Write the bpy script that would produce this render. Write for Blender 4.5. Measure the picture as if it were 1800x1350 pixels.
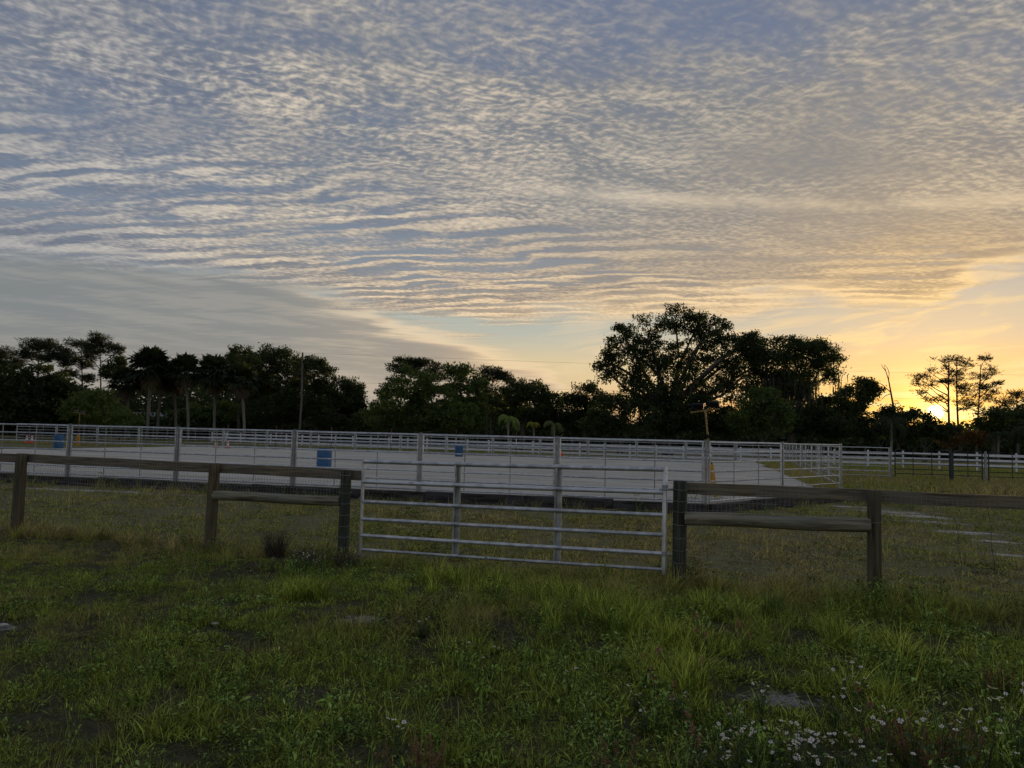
import bpy, bmesh, math, random
import numpy as np
from mathutils import Vector, Matrix

for _o in list(bpy.data.objects): bpy.data.objects.remove(_o)
SC = bpy.context.scene
COL = SC.collection
R = math.radians

# ------------------------------------------------------------------ camera
cam_data = bpy.data.cameras.new('camera')
cam_data.sensor_fit = 'HORIZONTAL'; cam_data.sensor_width = 36.0
cam_data.lens = 36.0 * 1352 / 1800
cam_data.clip_start = 0.05; cam_data.clip_end = 6000
camera = bpy.data.objects.new('camera', cam_data); COL.objects.link(camera)
EYE = 1.8
_p, _r = R(3.81), R(1.45)                      # the phone was held tilted up and a little rolled
_F = Vector((0, math.cos(_p), math.sin(_p)))
_U0 = Vector((0, -math.sin(_p), math.cos(_p))); _R0 = Vector((1, 0, 0))
_Rt = math.cos(_r) * _R0 + math.sin(_r) * _U0
_Up = -math.sin(_r) * _R0 + math.cos(_r) * _U0
camera.matrix_world = Matrix(((_Rt.x, _Up.x, -_F.x, 0), (_Rt.y, _Up.y, -_F.y, 0), (_Rt.z, _Up.z, -_F.z, EYE), (0, 0, 0, 1)))
SC.camera = camera

# ------------------------------------------------------------------ view
SC.view_settings.view_transform = 'Standard'; SC.view_settings.look = 'None'
SC.view_settings.exposure = 0.28; SC.view_settings.gamma = 1.0
SC.view_settings.use_curve_mapping = False
SC.cycles.max_bounces = 6; SC.cycles.diffuse_bounces = 3; SC.cycles.glossy_bounces = 2
SC.cycles.transparent_max_bounces = 8; SC.cycles.use_denoising = True
SC.cycles.caustics_reflective = False; SC.cycles.caustics_refractive = False

# ------------------------------------------------------------------ node expression helper
class X:
    """A node socket with arithmetic."""
    nt = None
    def __init__(s, sock): s.s = sock
    @staticmethod
    def m(op, *a, clamp=False):
        n = X.nt.nodes.new('ShaderNodeMath'); n.operation = op; n.use_clamp = clamp
        for i, v in enumerate(a):
            if isinstance(v, X): X.nt.links.new(v.s, n.inputs[i])
            else: n.inputs[i].default_value = v
        return X(n.outputs[0])
    def __add__(s, o): return X.m('ADD', s, o)
    __radd__ = __add__
    def __sub__(s, o): return X.m('SUBTRACT', s, o)
    def __rsub__(s, o): return X.m('SUBTRACT', o, s)
    def __mul__(s, o): return X.m('MULTIPLY', s, o)
    __rmul__ = __mul__
    def __truediv__(s, o): return X.m('DIVIDE', s, o)
    def __pow__(s, o): return X.m('POWER', s, o)
def xmax(a, b): return X.m('MAXIMUM', a, b)
def xmin(a, b): return X.m('MINIMUM', a, b)
def clamp01(a): return X.m('ADD', a, 0.0, clamp=True)
def sstep(a, b, x):
    n = X.nt.nodes.new('ShaderNodeMapRange'); n.interpolation_type = 'SMOOTHSTEP'
    for i, v in ((0, x), (1, a), (2, b)):
        if isinstance(v, X): X.nt.links.new(v.s, n.inputs[i])
        else: n.inputs[i].default_value = v
    return X(n.outputs[0])
def gauss(x, c, w):
    t = (x - c) / w
    return X.m('EXPONENT', t * t * -1.0)
def vec(x, y, z=0.0):
    n = X.nt.nodes.new('ShaderNodeCombineXYZ')
    for i, v in enumerate((x, y, z)):
        if isinstance(v, X): X.nt.links.new(v.s, n.inputs[i])
        else: n.inputs[i].default_value = v
    return X(n.outputs[0])
def sep(v):
    n = X.nt.nodes.new('ShaderNodeSeparateXYZ'); X.nt.links.new(v.s, n.inputs[0])
    return X(n.outputs[0]), X(n.outputs[1]), X(n.outputs[2])
def noise(v, scale, detail=2.0, rough=0.5, dist=0.0, lac=2.0):
    n = X.nt.nodes.new('ShaderNodeTexNoise'); n.noise_dimensions = '3D'
    X.nt.links.new(v.s, n.inputs['Vector'])
    n.inputs['Scale'].default_value = scale; n.inputs['Detail'].default_value = detail
    n.inputs['Roughness'].default_value = rough; n.inputs['Distortion'].default_value = dist
    n.inputs['Lacunarity'].default_value = lac
    return X(n.outputs['Fac'])
def voro(v, scale, out='Distance', feat='F1'):
    n = X.nt.nodes.new('ShaderNodeTexVoronoi'); n.feature = feat
    X.nt.links.new(v.s, n.inputs['Vector']); n.inputs['Scale'].default_value = scale
    return X(n.outputs[out])
def rgb(r, g, b):
    n = X.nt.nodes.new('ShaderNodeRGB'); n.outputs[0].default_value = (r, g, b, 1); return X(n.outputs[0])
def s2l(c): 
    c = c / 255.0
    return c / 12.92 if c <= 0.04045 else ((c + 0.055) / 1.055) ** 2.4
def srgb(r, g, b): return rgb(s2l(r), s2l(g), s2l(b))
def mix(a, b, f, mode='MIX'):
    n = X.nt.nodes.new('ShaderNodeMix'); n.data_type = 'RGBA'; n.blend_type = mode
    for i, v in ((0, f), (6, a), (7, b)):
        if isinstance(v, X): X.nt.links.new(v.s, n.inputs[i])
        else: n.inputs[i].default_value = v
    return X(n.outputs[2])
def curve(x, pts):
    """piecewise linear/smooth function of x through (x, y) points, all in 0..1 of a colour ramp"""
    x0, x1 = pts[0][0], pts[-1][0]
    ys = [p[1] for p in pts]; lo, hi = min(ys), max(ys)
    n = X.nt.nodes.new('ShaderNodeValToRGB'); n.color_ramp.interpolation = 'CARDINAL'
    t = (x - x0) / (x1 - x0)
    X.nt.links.new(t.s, n.inputs[0])
    cr = n.color_ramp
    while len(cr.elements) < len(pts): cr.elements.new(0.5)
    for e, (px, py) in zip(cr.elements, pts):
        e.position = (px - x0) / (x1 - x0); v = (py - lo) / (hi - lo); e.color = (v, v, v, 1)
    return X(n.outputs[0]) * (hi - lo) + lo
def cramp(x, pts):
    n = X.nt.nodes.new('ShaderNodeValToRGB'); n.color_ramp.interpolation = 'EASE'
    x0, x1 = pts[0][0], pts[-1][0]
    t = (x - x0) / (x1 - x0); X.nt.links.new(t.s, n.inputs[0]); cr = n.color_ramp
    while len(cr.elements) < len(pts): cr.elements.new(0.5)
    for e, (px, c) in zip(cr.elements, pts):
        e.position = (px - x0) / (x1 - x0); e.color = (s2l(c[0]), s2l(c[1]), s2l(c[2]), 1)
    return X(n.outputs[0])

# ------------------------------------------------------------------ sky: clear evening air, a high rippled cloud deck, a low veil
SUN_AZ, SUN_EL = R(28.9), R(2.2)
world = bpy.data.worlds.new('World'); SC.world = world; world.use_nodes = True
wt = world.node_tree; wt.nodes.clear(); X.nt = wt
tc = wt.nodes.new('ShaderNodeTexCoord')
dx, dy, dz = sep(X(tc.outputs['Generated']))
DEG = 180 / math.pi
az = X.m('ARCTAN2', dx, dy) * DEG
el = X.m('ARCSINE', dz) * DEG
sx, sy, sz = math.sin(SUN_AZ) * math.cos(SUN_EL), math.cos(SUN_AZ) * math.cos(SUN_EL), math.sin(SUN_EL)
cosT = dx * sx + dy * sy + dz * sz
ang = X.m('ARCCOSINE', xmin(xmax(cosT, -1.0), 1.0)) * DEG
daz = az - math.degrees(SUN_AZ)

skyn = wt.nodes.new('ShaderNodeTexSky'); skyn.sky_type = 'NISHITA'; skyn.sun_disc = False
skyn.sun_elevation = SUN_EL; skyn.sun_rotation = SUN_AZ
skyn.air_density = 1.0; skyn.dust_density = 1.5; skyn.ozone_density = 1.5
nish = X(skyn.outputs[0])
# clear air: blue above, pale then peach towards the horizon, warmer towards the sun
clear_far = cramp(el, [(-8, (137, 117, 101)), (2, (209, 176, 132)), (5, (205, 187, 150)), (8, (168, 172, 163)), (12, (126, 137, 150)), (17, (102, 119, 143)), (27, (92, 109, 143)), (90, (84, 101, 137))])
clear_sun = cramp(el, [(-8, (174, 101, 27)), (0.5, (220, 144, 56)), (2.5, (224, 166, 78)), (5, (204, 174, 124)), (8, (180, 172, 152)), (12, (158, 162, 162)), (20, (113, 126, 148)), (30, (94, 109, 140)), (90, (86, 101, 134))])
sunward = X.m('EXPONENT', (daz / 12.5) * (daz / 12.5) * -1.0)
clear = mix(clear_far, clear_sun, sunward)
clear = mix(clear, mix(nish, rgb(0.13, 0.13, 0.13), 1.0, 'MULTIPLY'), 0.12)

# cloud plane coordinates (a flat layer far overhead, bending down at the horizon)
hz = xmax(dz, 0.0) + 0.045
u, v = dx / hz, dy / hz
P = vec(u, v)
w1 = noise(P, 1.1, 2.0) - 0.5
w2 = noise(vec(v + 7.3, u - 2.1), 1.1, 2.0) - 0.5
U1, V1 = u + w1 * 0.16, v + w2 * 0.16
# fine dappled puffs, rows slanting with the wind
th = R(24)
pu, pv = U1 * math.cos(th) + V1 * math.sin(th), V1 * math.cos(th) - U1 * math.sin(th)
fw = noise(P, 9.0, 1.0) - 0.5
puff_a = noise(vec(pu * 0.9 + fw * 0.03, pv + fw * 0.03), 36.0, 2.0, 0.5)
puff_b = noise(vec(pu * 0.55, pv, 3.7), 8.5, 2.0, 0.5)
puff_c = noise(vec(pu * 0.75 + 3.1, pv - 1.7), 17.0, 2.0, 0.5)
puff_lit = noise(vec(pu * 0.9 + fw * 0.03 + 0.007, pv + fw * 0.03 + 0.009), 36.0, 2.0, 0.5)
# long ripples (undulatus) across the middle height
th2 = R(-13)
ru, rv = U1 * math.cos(th2) + V1 * math.sin(th2), V1 * math.cos(th2) - U1 * math.sin(th2)
rip_n = noise(vec(ru * 0.28, rv, 1.3), 7.6, 2.0, 0.5, 0.3)
rip_f = noise(vec(ru * 0.30, rv, 5.3), 17.0, 1.5, 0.5)
# large patches
big = noise(vec(u * 0.8, v, 9.1), 1.15, 2.0, 0.5)
big2 = noise(vec(u * 0.45, v, 4.2), 2.4, 2.5, 0.55)

# where the deck ends towards the horizon, and where the low veil begins
edge_n = (noise(vec(az * 0.02, el * 0.16), 5.0, 3.5, 0.55) - 0.5) * sstep(-34.0, 2.0, az)
E1 = curve(az, [(-60, 10.0), (-34, 10.2), (-24.4, 10.5), (-16.8, 10.2), (-10.7, 8.8), (-7, 8.0), (-1.8, 7.9), (4.1, 8.5), (12.5, 8.9), (20.3, 9.6), (25.8, 8.7), (29.5, 8.9), (31.2, 10.4), (34, 11.2), (60, 12.5)])
deck = sstep(-0.6, 1.2, el - E1 - edge_n * 5.5 - (rip_n - 0.5) * 2.0)
E2 = curve(az, [(-60, 10.6), (-34, 10.7), (-24.4, 10.9), (-16.8, 10.6), (-10.7, 9.1), (-9, 8.1), (-1.8, 6.4), (2.9, 4.5), (6, 1.5), (12, -1), (60, -3)])
veil_n = noise(vec(az * 0.022 - el * 0.012, el * 0.26 + az * 0.012, 2.2), 6.0, 3.0, 0.55)
veil = sstep(1.2, -1.0, el - E2 + (veil_n - 0.5) * 3.4 + (rip_n - 0.5) * 1.2)

# colours of lit and unlit cloud with distance from the sun
lit = cramp(ang, [(0, (250, 214, 108)), (6, (246, 210, 134)), (10, (226, 194, 144)), (14, (206, 186, 156)), (19, (204, 187, 160)), (27, (207, 192, 170)), (36, (212, 196, 173)), (46, (205, 192, 172)), (58, (176, 171, 164)), (70, (166, 164, 162)), (180, (162, 161, 162))])
dark = cramp(ang, [(0, (222, 166, 84)), (6, (200, 162, 110)), (10, (166, 145, 119)), (14, (142, 132, 121)), (19, (126, 123, 121)), (27, (114, 117, 121)), (42, (108, 114, 123)), (60, (101, 108, 122)), (180, (98, 106, 122))])

low_w = sstep(18.0, 8.5, el) * sstep(62.0, 22.0, ang)
lit = mix(lit, srgb(240, 204, 150), low_w * 0.62)
dark = mix(dark, srgb(150, 132, 114), low_w * 0.55)
# weights of the two textures
high = sstep(13.0, 19.0, el + az * 0.12 + (big2 - 0.5) * 7.0)
rip_m = noise(vec(ru * 0.9, rv * 1.2, 8.8), 2.3, 2.0, 0.55)
rip_s = X.m('SINE', rv * 36.0 + (rip_n - 0.5) * 8.0 + (rip_m - 0.5) * 13.0) * 0.5 + 0.5
rip_s = 0.5 + (rip_s - 0.5) * sstep(0.36, 0.58, rip_m)
pf = sstep(0.35, 0.69, puff_a * 0.62 + puff_b * 0.38)
ripw = sstep(0.39, 0.66, rip_s * 0.25 + rip_n * 0.22 + rip_f * 0.26 + puff_a * 0.27)
relief = clamp01((puff_a - puff_lit) * 4.0 + 0.5)
smooth_r = gauss(az, 17.0, 17.0) * gauss(el, 17.0, 6.5)       # the even grey sheet on the right
cover = sstep(0.34, 0.58, big * 0.60 + puff_b * 0.2 + big2 * 0.20 + smooth_r * 0.20)
patch = sstep(0.36, 0.60, big2 * 0.55 + big * 0.45)
sizes = sstep(0.40, 0.62, noise(vec(u, v * 0.8, 6.6), 1.7, 1.0))
pf = mix(pf, sstep(0.40, 0.66, puff_c * 0.62 + puff_a * 0.18 + puff_b * 0.20), sizes * 0.45)
light_hi = pf * (0.5 + relief * 0.4) * (0.30 + patch * 0.70)
light_lo = (ripw * (0.66 + pf * 0.34) + pf * 0.10) * (0.55 + patch * 0.45)
light = light_hi * high + light_lo * (1.0 - high)
light = light * (1.0 - smooth_r * 0.42) + smooth_r * 0.06
alpha_hi = clamp01(cover * 0.60 + pf * 0.24 + 0.34)
alpha_lo = clamp01(sstep(0.34, 0.58, rip_n * 0.40 + rip_s * 0.15 + big * 0.3 + rip_f * 0.15) * 0.58 + ripw * 0.26 + 0.24 + smooth_r * 0.6)
alpha = alpha_hi * high + alpha_lo * (1.0 - high)
alpha = clamp01(alpha + gauss(el, E1 + 1.0, 1.6) * 0.5) * deck
edge_lit = gauss(el, E1 + edge_n * 5.5 + 0.6, 0.9) * sstep(45.0, 12.0, ang)
light = clamp01(light * 1.06 + edge_lit * 0.6)
cloud = mix(dark, lit, light)
# bright streak across the right and the old contrail on the left
streak = gauss(el, az * -0.088 + 18.25 + (big2 - 0.5) * 0.6, 0.42) * sstep(-6.0, 8.0, az) * sstep(0.2, 0.7, puff_b + 0.1)
cloud = mix(cloud, lit, streak * 0.55)
alpha = clamp01(alpha + streak * 0.4)
trail = gauss(el, az * 0.07 + 13.32 + (rip_f - 0.5) * 0.3, 0.16) * sstep(-18.0, -26.0, az) * sstep(-70.0, -50.0, az)

veil_col = mix(cramp(ang, [(0, (212, 171, 117)), (26, (180, 155, 128)), (38, (144, 137, 128)), (50, (122, 124, 123)), (65, (113, 118, 121)), (180, (104, 110, 119))]),
               cramp(ang, [(0, (230, 203, 135)), (26, (209, 182, 142)), (38, (169, 157, 140)), (50, (137, 135, 131)), (65, (128, 130, 129)), (180, (115, 120, 128))]), sstep(0.42, 0.62, veil_n * 0.75 + rip_f * 0.25))
veil_edge = gauss(el, E2 - (veil_n - 0.5) * 3.4 - (rip_n - 0.5) * 1.2 - 0.2, 0.8) * sstep(-20.0, -8.0, az)
veil_col = mix(veil_col, lit, clamp01(veil_edge * 0.9))
low_warm = sstep(6.5, 1.0, el)
veil_col = mix(veil_col, srgb(180, 168, 154), low_warm * 0.35)

# thin cirrus in the clear gap on the right
cx_, cy_ = az * 0.05 - el * 0.02, el * 0.30 - az * 0.035
cir = sstep(0.46, 0.68, noise(vec(cx_ + (noise(vec(az * 0.05, el * 0.2), 2.0, 2.0) - 0.5) * 0.5, cy_), 3.4, 4.0, 0.58, 0.8)) * sstep(-2.0, 14.0, az) * sstep(11.5, 7.5, el) * sstep(-1.0, 1.5, el)
low_bars = sstep(0.46, 0.66, noise(vec(az * 0.012, el * 0.55 - az * 0.012), 3.6, 3.0, 0.5)) * sstep(6.5, 3.5, el) * sstep(8.0, 20.0, az)

sky = mix(clear, veil_col, veil * 0.93)
sky = mix(sky, lit, clamp01(cir * 0.85 + low_bars * 0.9))
sky = mix(sky, cloud, alpha)
sky = mix(sky, lit, trail * 0.6)
# glow round the sun and the disc itself
glow = X.m('EXPONENT', ang * -1.5) * 2.2 + X.m('EXPONENT', ang * -0.6) * 0.5 + X.m('EXPONENT', ang * -0.22) * 0.13
glow_c = mix(rgb(0, 0, 0), rgb(1.0, 0.62, 0.16), glow)
sky = mix(sky, glow_c, 1.0, 'ADD')
disc = sstep(0.55, 0.25, ang)
sky = mix(sky, rgb(9.0, 6.2, 2.6), disc)
bg = wt.nodes.new('ShaderNodeBackground'); wt.links.new(sky.s, bg.inputs[0]); bg.inputs[1].default_value = 1.0
wo = wt.nodes.new('ShaderNodeOutputWorld'); wt.links.new(bg.outputs[0], wo.inputs[0])
world.cycles.sampling_method = 'MANUAL'; world.cycles.sample_map_resolution = 1024
# ------------------------------------------------------------------ sun (just above the horizon, behind the trees)
sun_d = bpy.data.lights.new('sun', 'SUN'); sun_d.energy = 3.0; sun_d.angle = R(0.6); sun_d.color = (1.0, 0.62, 0.30)
sun = bpy.data.objects.new('sun', sun_d); COL.objects.link(sun)
sun.rotation_euler = Vector((-sx, -sy, -sz)).to_track_quat('-Z', 'Y').to_euler()

# ------------------------------------------------------------------ measuring helpers (photograph pixels of the 1800 wide picture to metres)
FPX = 1352.0
def at(px, py, Y):
    d = _F + _Rt * ((px - 900) / FPX) + _Up * ((675 - py) / FPX)
    t = Y / d.y
    return Vector((d.x * t, Y, EYE + d.z * t))
def on_ground(px, py, z=0.0):
    d = _F + _Rt * ((px - 900) / FPX) + _Up * ((675 - py) / FPX)
    t = (z - EYE) / d.z
    return Vector((d.x * t, d.y * t, z))
rng = np.random.default_rng(7)
random.seed(7)

_vn = np.random.default_rng(3).random((64, 64))
def vnoise(x, y, s):
    x = np.asarray(x, float) * s + 1000.37; y = np.asarray(y, float) * s + 1000.91
    xi = np.floor(x).astype(int); yi = np.floor(y).astype(int); fx = x - xi; fy = y - yi
    fx = fx * fx * (3 - 2 * fx); fy = fy * fy * (3 - 2 * fy)
    g = lambda a, b: _vn[a % 64, b % 64]
    return (g(xi, yi) * (1 - fx) + g(xi + 1, yi) * fx) * (1 - fy) + (g(xi, yi + 1) * (1 - fx) + g(xi + 1, yi + 1) * fx) * fy
def fbm(x, y, s): return 0.5 * vnoise(x, y, s) + 0.3 * vnoise(x, y, s * 2.3) + 0.2 * vnoise(x, y, s * 5.1)
def gz(x, y):
    x = np.asarray(x, float); y = np.asarray(y, float)
    near = np.exp(-((y - 7) / 9.0) ** 2)
    h = (fbm(x, y, 0.45) - 0.5) * 0.16 * near + (fbm(x, y, 1.7) - 0.5) * 0.05 * near
    h = h + 0.10 * np.exp(-((x - 0.5) / 1.9) ** 2 - ((y - 7.6) / 0.9) ** 2) + (fbm(x, y, 0.05) - 0.5) * 0.10 * (1 - near)
    return h

# ------------------------------------------------------------------ mesh helpers
class MB:
    def __init__(s): s.v = []; s.f = []
    def add(s, vs, fs):
        o = len(s.v); s.v.extend([tuple(q) for q in vs]); s.f.extend([tuple(i + o for i in q) for q in fs]); return s
    def box(s, c, h, rz=0.0, bev=0.0):
        cx, cy, cz = c; hx, hy, hz = h; ca, sa = math.cos(rz), math.sin(rz)
        P = []
        if bev <= 0:
            for z in (-hz, hz):
                for x, y in ((-hx, -hy), (hx, -hy), (hx, hy), (-hx, hy)): P.append((x, y, z))
            F = [(3, 2, 1, 0), (4, 5, 6, 7), (0, 1, 5, 4), (1, 2, 6, 5), (2, 3, 7, 6), (3, 0, 4, 7)]
        else:
            b = bev
            ring = lambda i, z: [(-hx + i, -hy, z), (hx - i, -hy, z), (hx, -hy + i, z), (hx, hy - i, z), (hx - i, hy, z), (-hx + i, hy, z), (-hx, hy - i, z), (-hx, -hy + i, z)]
            sh = lambda z: [(x * (hx - b) / hx, y * (hy - b) / hy, z) for x, y, _ in ring(b, 0)]
            P = sh(-hz) + ring(b, -hz + b) + ring(b, hz - b) + sh(hz)
            F = [tuple(range(7, -1, -1)), tuple(range(24, 32))]
            for k in range(3):
                for i in range(8): F.append((k * 8 + i, k * 8 + (i + 1) % 8, k * 8 + 8 + (i + 1) % 8, k * 8 + 8 + i))
        return s.add([(cx + x * ca - y * sa, cy + x * sa + y * ca, cz + z) for x, y, z in P], F)
    def path(s, pts, rad, seg=8, caps=True):
        pts = [Vector(p) for p in pts]; n = len(pts)
        if not hasattr(rad, '__len__'): rad = [rad] * n
        vs = []; ref = None
        for i, p in enumerate(pts):
            t = (pts[min(i + 1, n - 1)] - pts[max(i - 1, 0)])
            t = t.normalized() if t.length > 1e-9 else Vector((0, 0, 1))
            if ref is None: ref = Vector((0, 0, 1)) if abs(t.z) < 0.9 else Vector((1, 0, 0))
            a = t.cross(ref).normalized(); b = t.cross(a).normalized(); ref = -b if False else ref
            for k in range(seg):
                th = 2 * math.pi * k / seg
                vs.append(p + (a * math.cos(th) + b * math.sin(th)) * rad[i])
        fs = []
        for i in range(n - 1):
            for k in range(seg):
                fs.append((i * seg + k, i * seg + (k + 1) % seg, (i + 1) * seg + (k + 1) % seg, (i + 1) * seg + k))
        if caps: fs.append(tuple(range(seg - 1, -1, -1))); fs.append(tuple(range((n - 1) * seg, n * seg)))
        return s.add(vs, fs)
    def lathe(s, prof, seg=20, c=(0, 0, 0), caps=True):
        vs = []
        for r, z in prof:
            for k in range(seg):
                th = 2 * math.pi * k / seg; vs.append((c[0] + r * math.cos(th), c[1] + r * math.sin(th), c[2] + z))
        fs = []
        for i in range(len(prof) - 1):
            for k in range(seg): fs.append((i * seg + k, i * seg + (k + 1) % seg, (i + 1) * seg + (k + 1) % seg, (i + 1) * seg + k))
        if caps: fs.append(tuple(range(seg - 1, -1, -1))); fs.append(tuple(range((len(prof) - 1) * seg, len(prof) * seg)))
        return s.add(vs, fs)
    def mesh(s, name, mat, smooth=True):
        me = bpy.data.meshes.new(name); me.from_pydata(s.v, [], s.f); me.validate(); me.update()
        if smooth:
            me.shade_smooth(); me.set_sharp_from_angle(angle=R(38))
        me.materials.append(mat); return me
    def build(s, name, mat, parent=None, smooth=True, loc=None): return link(name, s.mesh(name, mat, smooth), parent, loc)
def link(name, me, parent=None, loc=None, rz=0.0):
    o = bpy.data.objects.new(name, me); COL.objects.link(o)
    if parent is not None: o.parent = parent
    if loc is not None: o.location = loc
    if rz: o.rotation_euler = (0, 0, rz)
    return o
def np_mesh(name, V, F, mat, smooth=False):
    """V (n,3) floats, F (m,k) equal-sized faces"""
    me = bpy.data.meshes.new(name); V = np.ascontiguousarray(V, np.float32); F = np.ascontiguousarray(F, np.int32)
    m, k = F.shape
    me.vertices.add(len(V)); me.vertices.foreach_set('co', V.ravel())
    me.loops.add(m * k); me.loops.foreach_set('vertex_index', F.ravel())
    me.polygons.add(m); me.polygons.foreach_set('loop_start', np.arange(0, m * k, k, dtype=np.int32))
    me.update(calc_edges=True); me.validate()
    if smooth: me.shade_smooth()
    if mat: me.materials.append(mat)
    return me
def tag(o, label, cat, group=None, kind=None):
    if label: o['label'] = label
    if cat: o['category'] = cat
    if group: o['group'] = group
    if kind: o['kind'] = kind
    return o
def thing(name, label, cat, loc=(0, 0, 0), rz=0.0, group=None):
    o = bpy.data.objects.new(name, None); o.empty_display_size = 0.1; COL.objects.link(o)
    o.location = loc; o.rotation_euler = (0, 0, rz)
    return tag(o, label, cat, group)
def copy_tree(o, parent=None):
    c = o.copy(); COL.objects.link(c); c.parent = parent
    for ch in list(o.children): copy_tree(ch, c)
    return c
ORD = ['first', 'second', 'third', 'fourth', 'fifth', 'sixth', 'seventh', 'eighth', 'ninth', 'tenth', 'eleventh', 'twelfth', 'thirteenth', 'fourteenth', 'fifteenth', 'sixteenth', 'seventeenth', 'eighteenth', 'nineteenth', 'twentieth']
def beam(name, p0, p1, hw, hh, mat, parent, bev=0.008, seg=1, wob=0.0):
    """a board along local X from p0 to p1 (parent space), hw half depth, hh half height"""
    p0, p1 = Vector(p0), Vector(p1); L = (p1 - p0).length; b = MB()
    n = max(2, seg + 1); vs = []; fs = []
    for i in range(n):
        x = L * i / (n - 1); w = wob * math.sin(i * 2.1 + L * 7)
        for y, z in ((-hw, -hh + bev), (-hw, hh - bev), (-hw + bev, hh), (hw - bev, hh), (hw, hh - bev), (hw, -hh + bev), (hw - bev, -hh), (-hw + bev, -hh)):
            vs.append((x, y + w * 0.6, z + w))
    for i in range(n - 1):
        for k in range(8): fs.append((i * 8 + k, i * 8 + (k + 1) % 8, (i + 1) * 8 + (k + 1) % 8, (i + 1) * 8 + k))
    fs.append(tuple(range(8))); fs.append(tuple(range(n * 8 - 1, n * 8 - 9, -1)))
    b.add(vs, fs); o = b.build(name, mat, parent)
    o.location = p0; o.rotation_euler = (p1 - p0).to_track_quat('X', 'Z').to_euler()
    return o

# ------------------------------------------------------------------ materials
def new_mat(name):
    m = bpy.data.materials.new(name); m.use_nodes = True; X.nt = m.node_tree
    b = m.node_tree.nodes['Principled BSDF']; return m, b
def setc(b, sock, x): X.nt.links.new(x.s, b.inputs[sock])
def objco():
    n = X.nt.nodes.new('ShaderNodeTexCoord'); return X(n.outputs['Object'])
def worldco():
    n = X.nt.nodes.new('ShaderNodeNewGeometry'); return X(n.outputs['Position'])
def orand():
    n = X.nt.nodes.new('ShaderNodeObjectInfo'); return X(n.outputs['Random'])
def bump(b, h, strength=0.3, dist=0.02):
    n = X.nt.nodes.new('ShaderNodeBump'); n.inputs['Strength'].default_value = strength; n.inputs['Distance'].default_value = dist
    X.nt.links.new(h.s, n.inputs['Height']); X.nt.links.new(n.outputs[0], b.inputs['Normal'])
def scaled(v, a, b_, c):
    x, y, z = sep(v); return vec(x * a, y * b_, z * c)
def simple(name, c1, c2, scale, rough, metal=0.0, detail=3.0, bs=0.0, stretch=(1, 1, 1), spec=0.5, rnd=0.25):
    m, b = new_mat(name)
    co = scaled(objco(), *stretch)
    n = noise(co, scale, detail, 0.55)
    r = orand()
    c = mix(rgb(*c1), rgb(*c2), sstep(0.3, 0.7, n + (r - 0.5) * rnd))
    setc(b, 'Base Color', c); b.inputs['Roughness'].default_value = rough; b.inputs['Metallic'].default_value = metal
    b.inputs['Specular IOR Level'].default_value = spec
    if bs: bump(b, n, bs)
    return m
M = {}
M['galv'] = simple('galvanised_steel', (0.36, 0.375, 0.39), (0.66, 0.68, 0.70), 7.0, 0.38, 0.62, 4.0, 0.05)
M['galv_post'] = simple('weathered_galvanised', (0.26, 0.27, 0.27), (0.40, 0.41, 0.41), 6.0, 0.55, 0.35, 4.0, 0.05)
M['vinyl'] = simple('white_vinyl', (0.68, 0.69, 0.70), (0.80, 0.81, 0.81), 2.0, 0.45, 0.0, 4.0, 0.0, (1, 1, 1), 0.4)
M['dark_green'] = simple('dark_green_paint', (0.012, 0.022, 0.020), (0.03, 0.045, 0.042), 5.0, 0.5)
M['black_plastic'] = simple('black_plastic', (0.006, 0.006, 0.007), (0.012, 0.012, 0.013), 6.0, 0.7, 0.0, 3.0, 0.0, (1, 1, 1), 0.12)
M['blue'] = simple('blue_barrel_plastic', (0.012, 0.075, 0.19), (0.025, 0.12, 0.27), 4.0, 0.5, 0.0, 4.0)
M['orange'] = simple('cone_orange', (0.65, 0.07, 0.02), (0.75, 0.10, 0.03), 8.0, 0.5)
M['white'] = simple('white_paint', (0.62, 0.62, 0.62), (0.78, 0.78, 0.77), 8.0, 0.5)
M['red'] = simple('red_paint', (0.50, 0.03, 0.02), (0.60, 0.045, 0.03), 8.0, 0.45)
M['navy'] = simple('navy_paint', (0.01, 0.015, 0.04), (0.015, 0.025, 0.06), 8.0, 0.5)
M['yellow_worn'] = simple('worn_yellow_enamel', (0.26, 0.17, 0.05), (0.40, 0.26, 0.08), 5.0, 0.5, 0.0, 4.0)
M['yellow'] = simple('yellow_enamel', (0.50, 0.24, 0.012), (0.66, 0.35, 0.03), 5.0, 0.45, 0.0, 4.0)
M['dull_red'] = simple('faded_red_paint', (0.16, 0.05, 0.045), (0.22, 0.08, 0.07), 8.0, 0.6)
M['lamp_glass'] = simple('lamp_glass', (0.30, 0.30, 0.28), (0.45, 0.45, 0.42), 4.0, 0.15)
M['rope'] = simple('tan_rope', (0.30, 0.22, 0.12), (0.42, 0.32, 0.18), 30.0, 0.9)
M['wire'] = simple('fence_wire', (0.22, 0.225, 0.21), (0.36, 0.365, 0.35), 12.0, 0.6, 0.3)
M['wire_dark'] = simple('overhead_wire', (0.02, 0.02, 0.02), (0.03, 0.03, 0.03), 3.0, 0.7)
M['house_wall'] = simple('painted_house_wall', (0.46, 0.52, 0.62), (0.55, 0.60, 0.68), 1.0, 0.7)
M['house_roof'] = simple('metal_roof', (0.55, 0.58, 0.60), (0.70, 0.72, 0.74), 1.5, 0.45, 0.3)
M['glass_dark'] = simple('window_glass', (0.02, 0.025, 0.03), (0.03, 0.035, 0.04), 1.0, 0.08)
M['stone'] = simple('pale_stone', (0.30, 0.29, 0.27), (0.48, 0.47, 0.44), 20.0, 0.9, 0.0, 4.0, 0.4)

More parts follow.
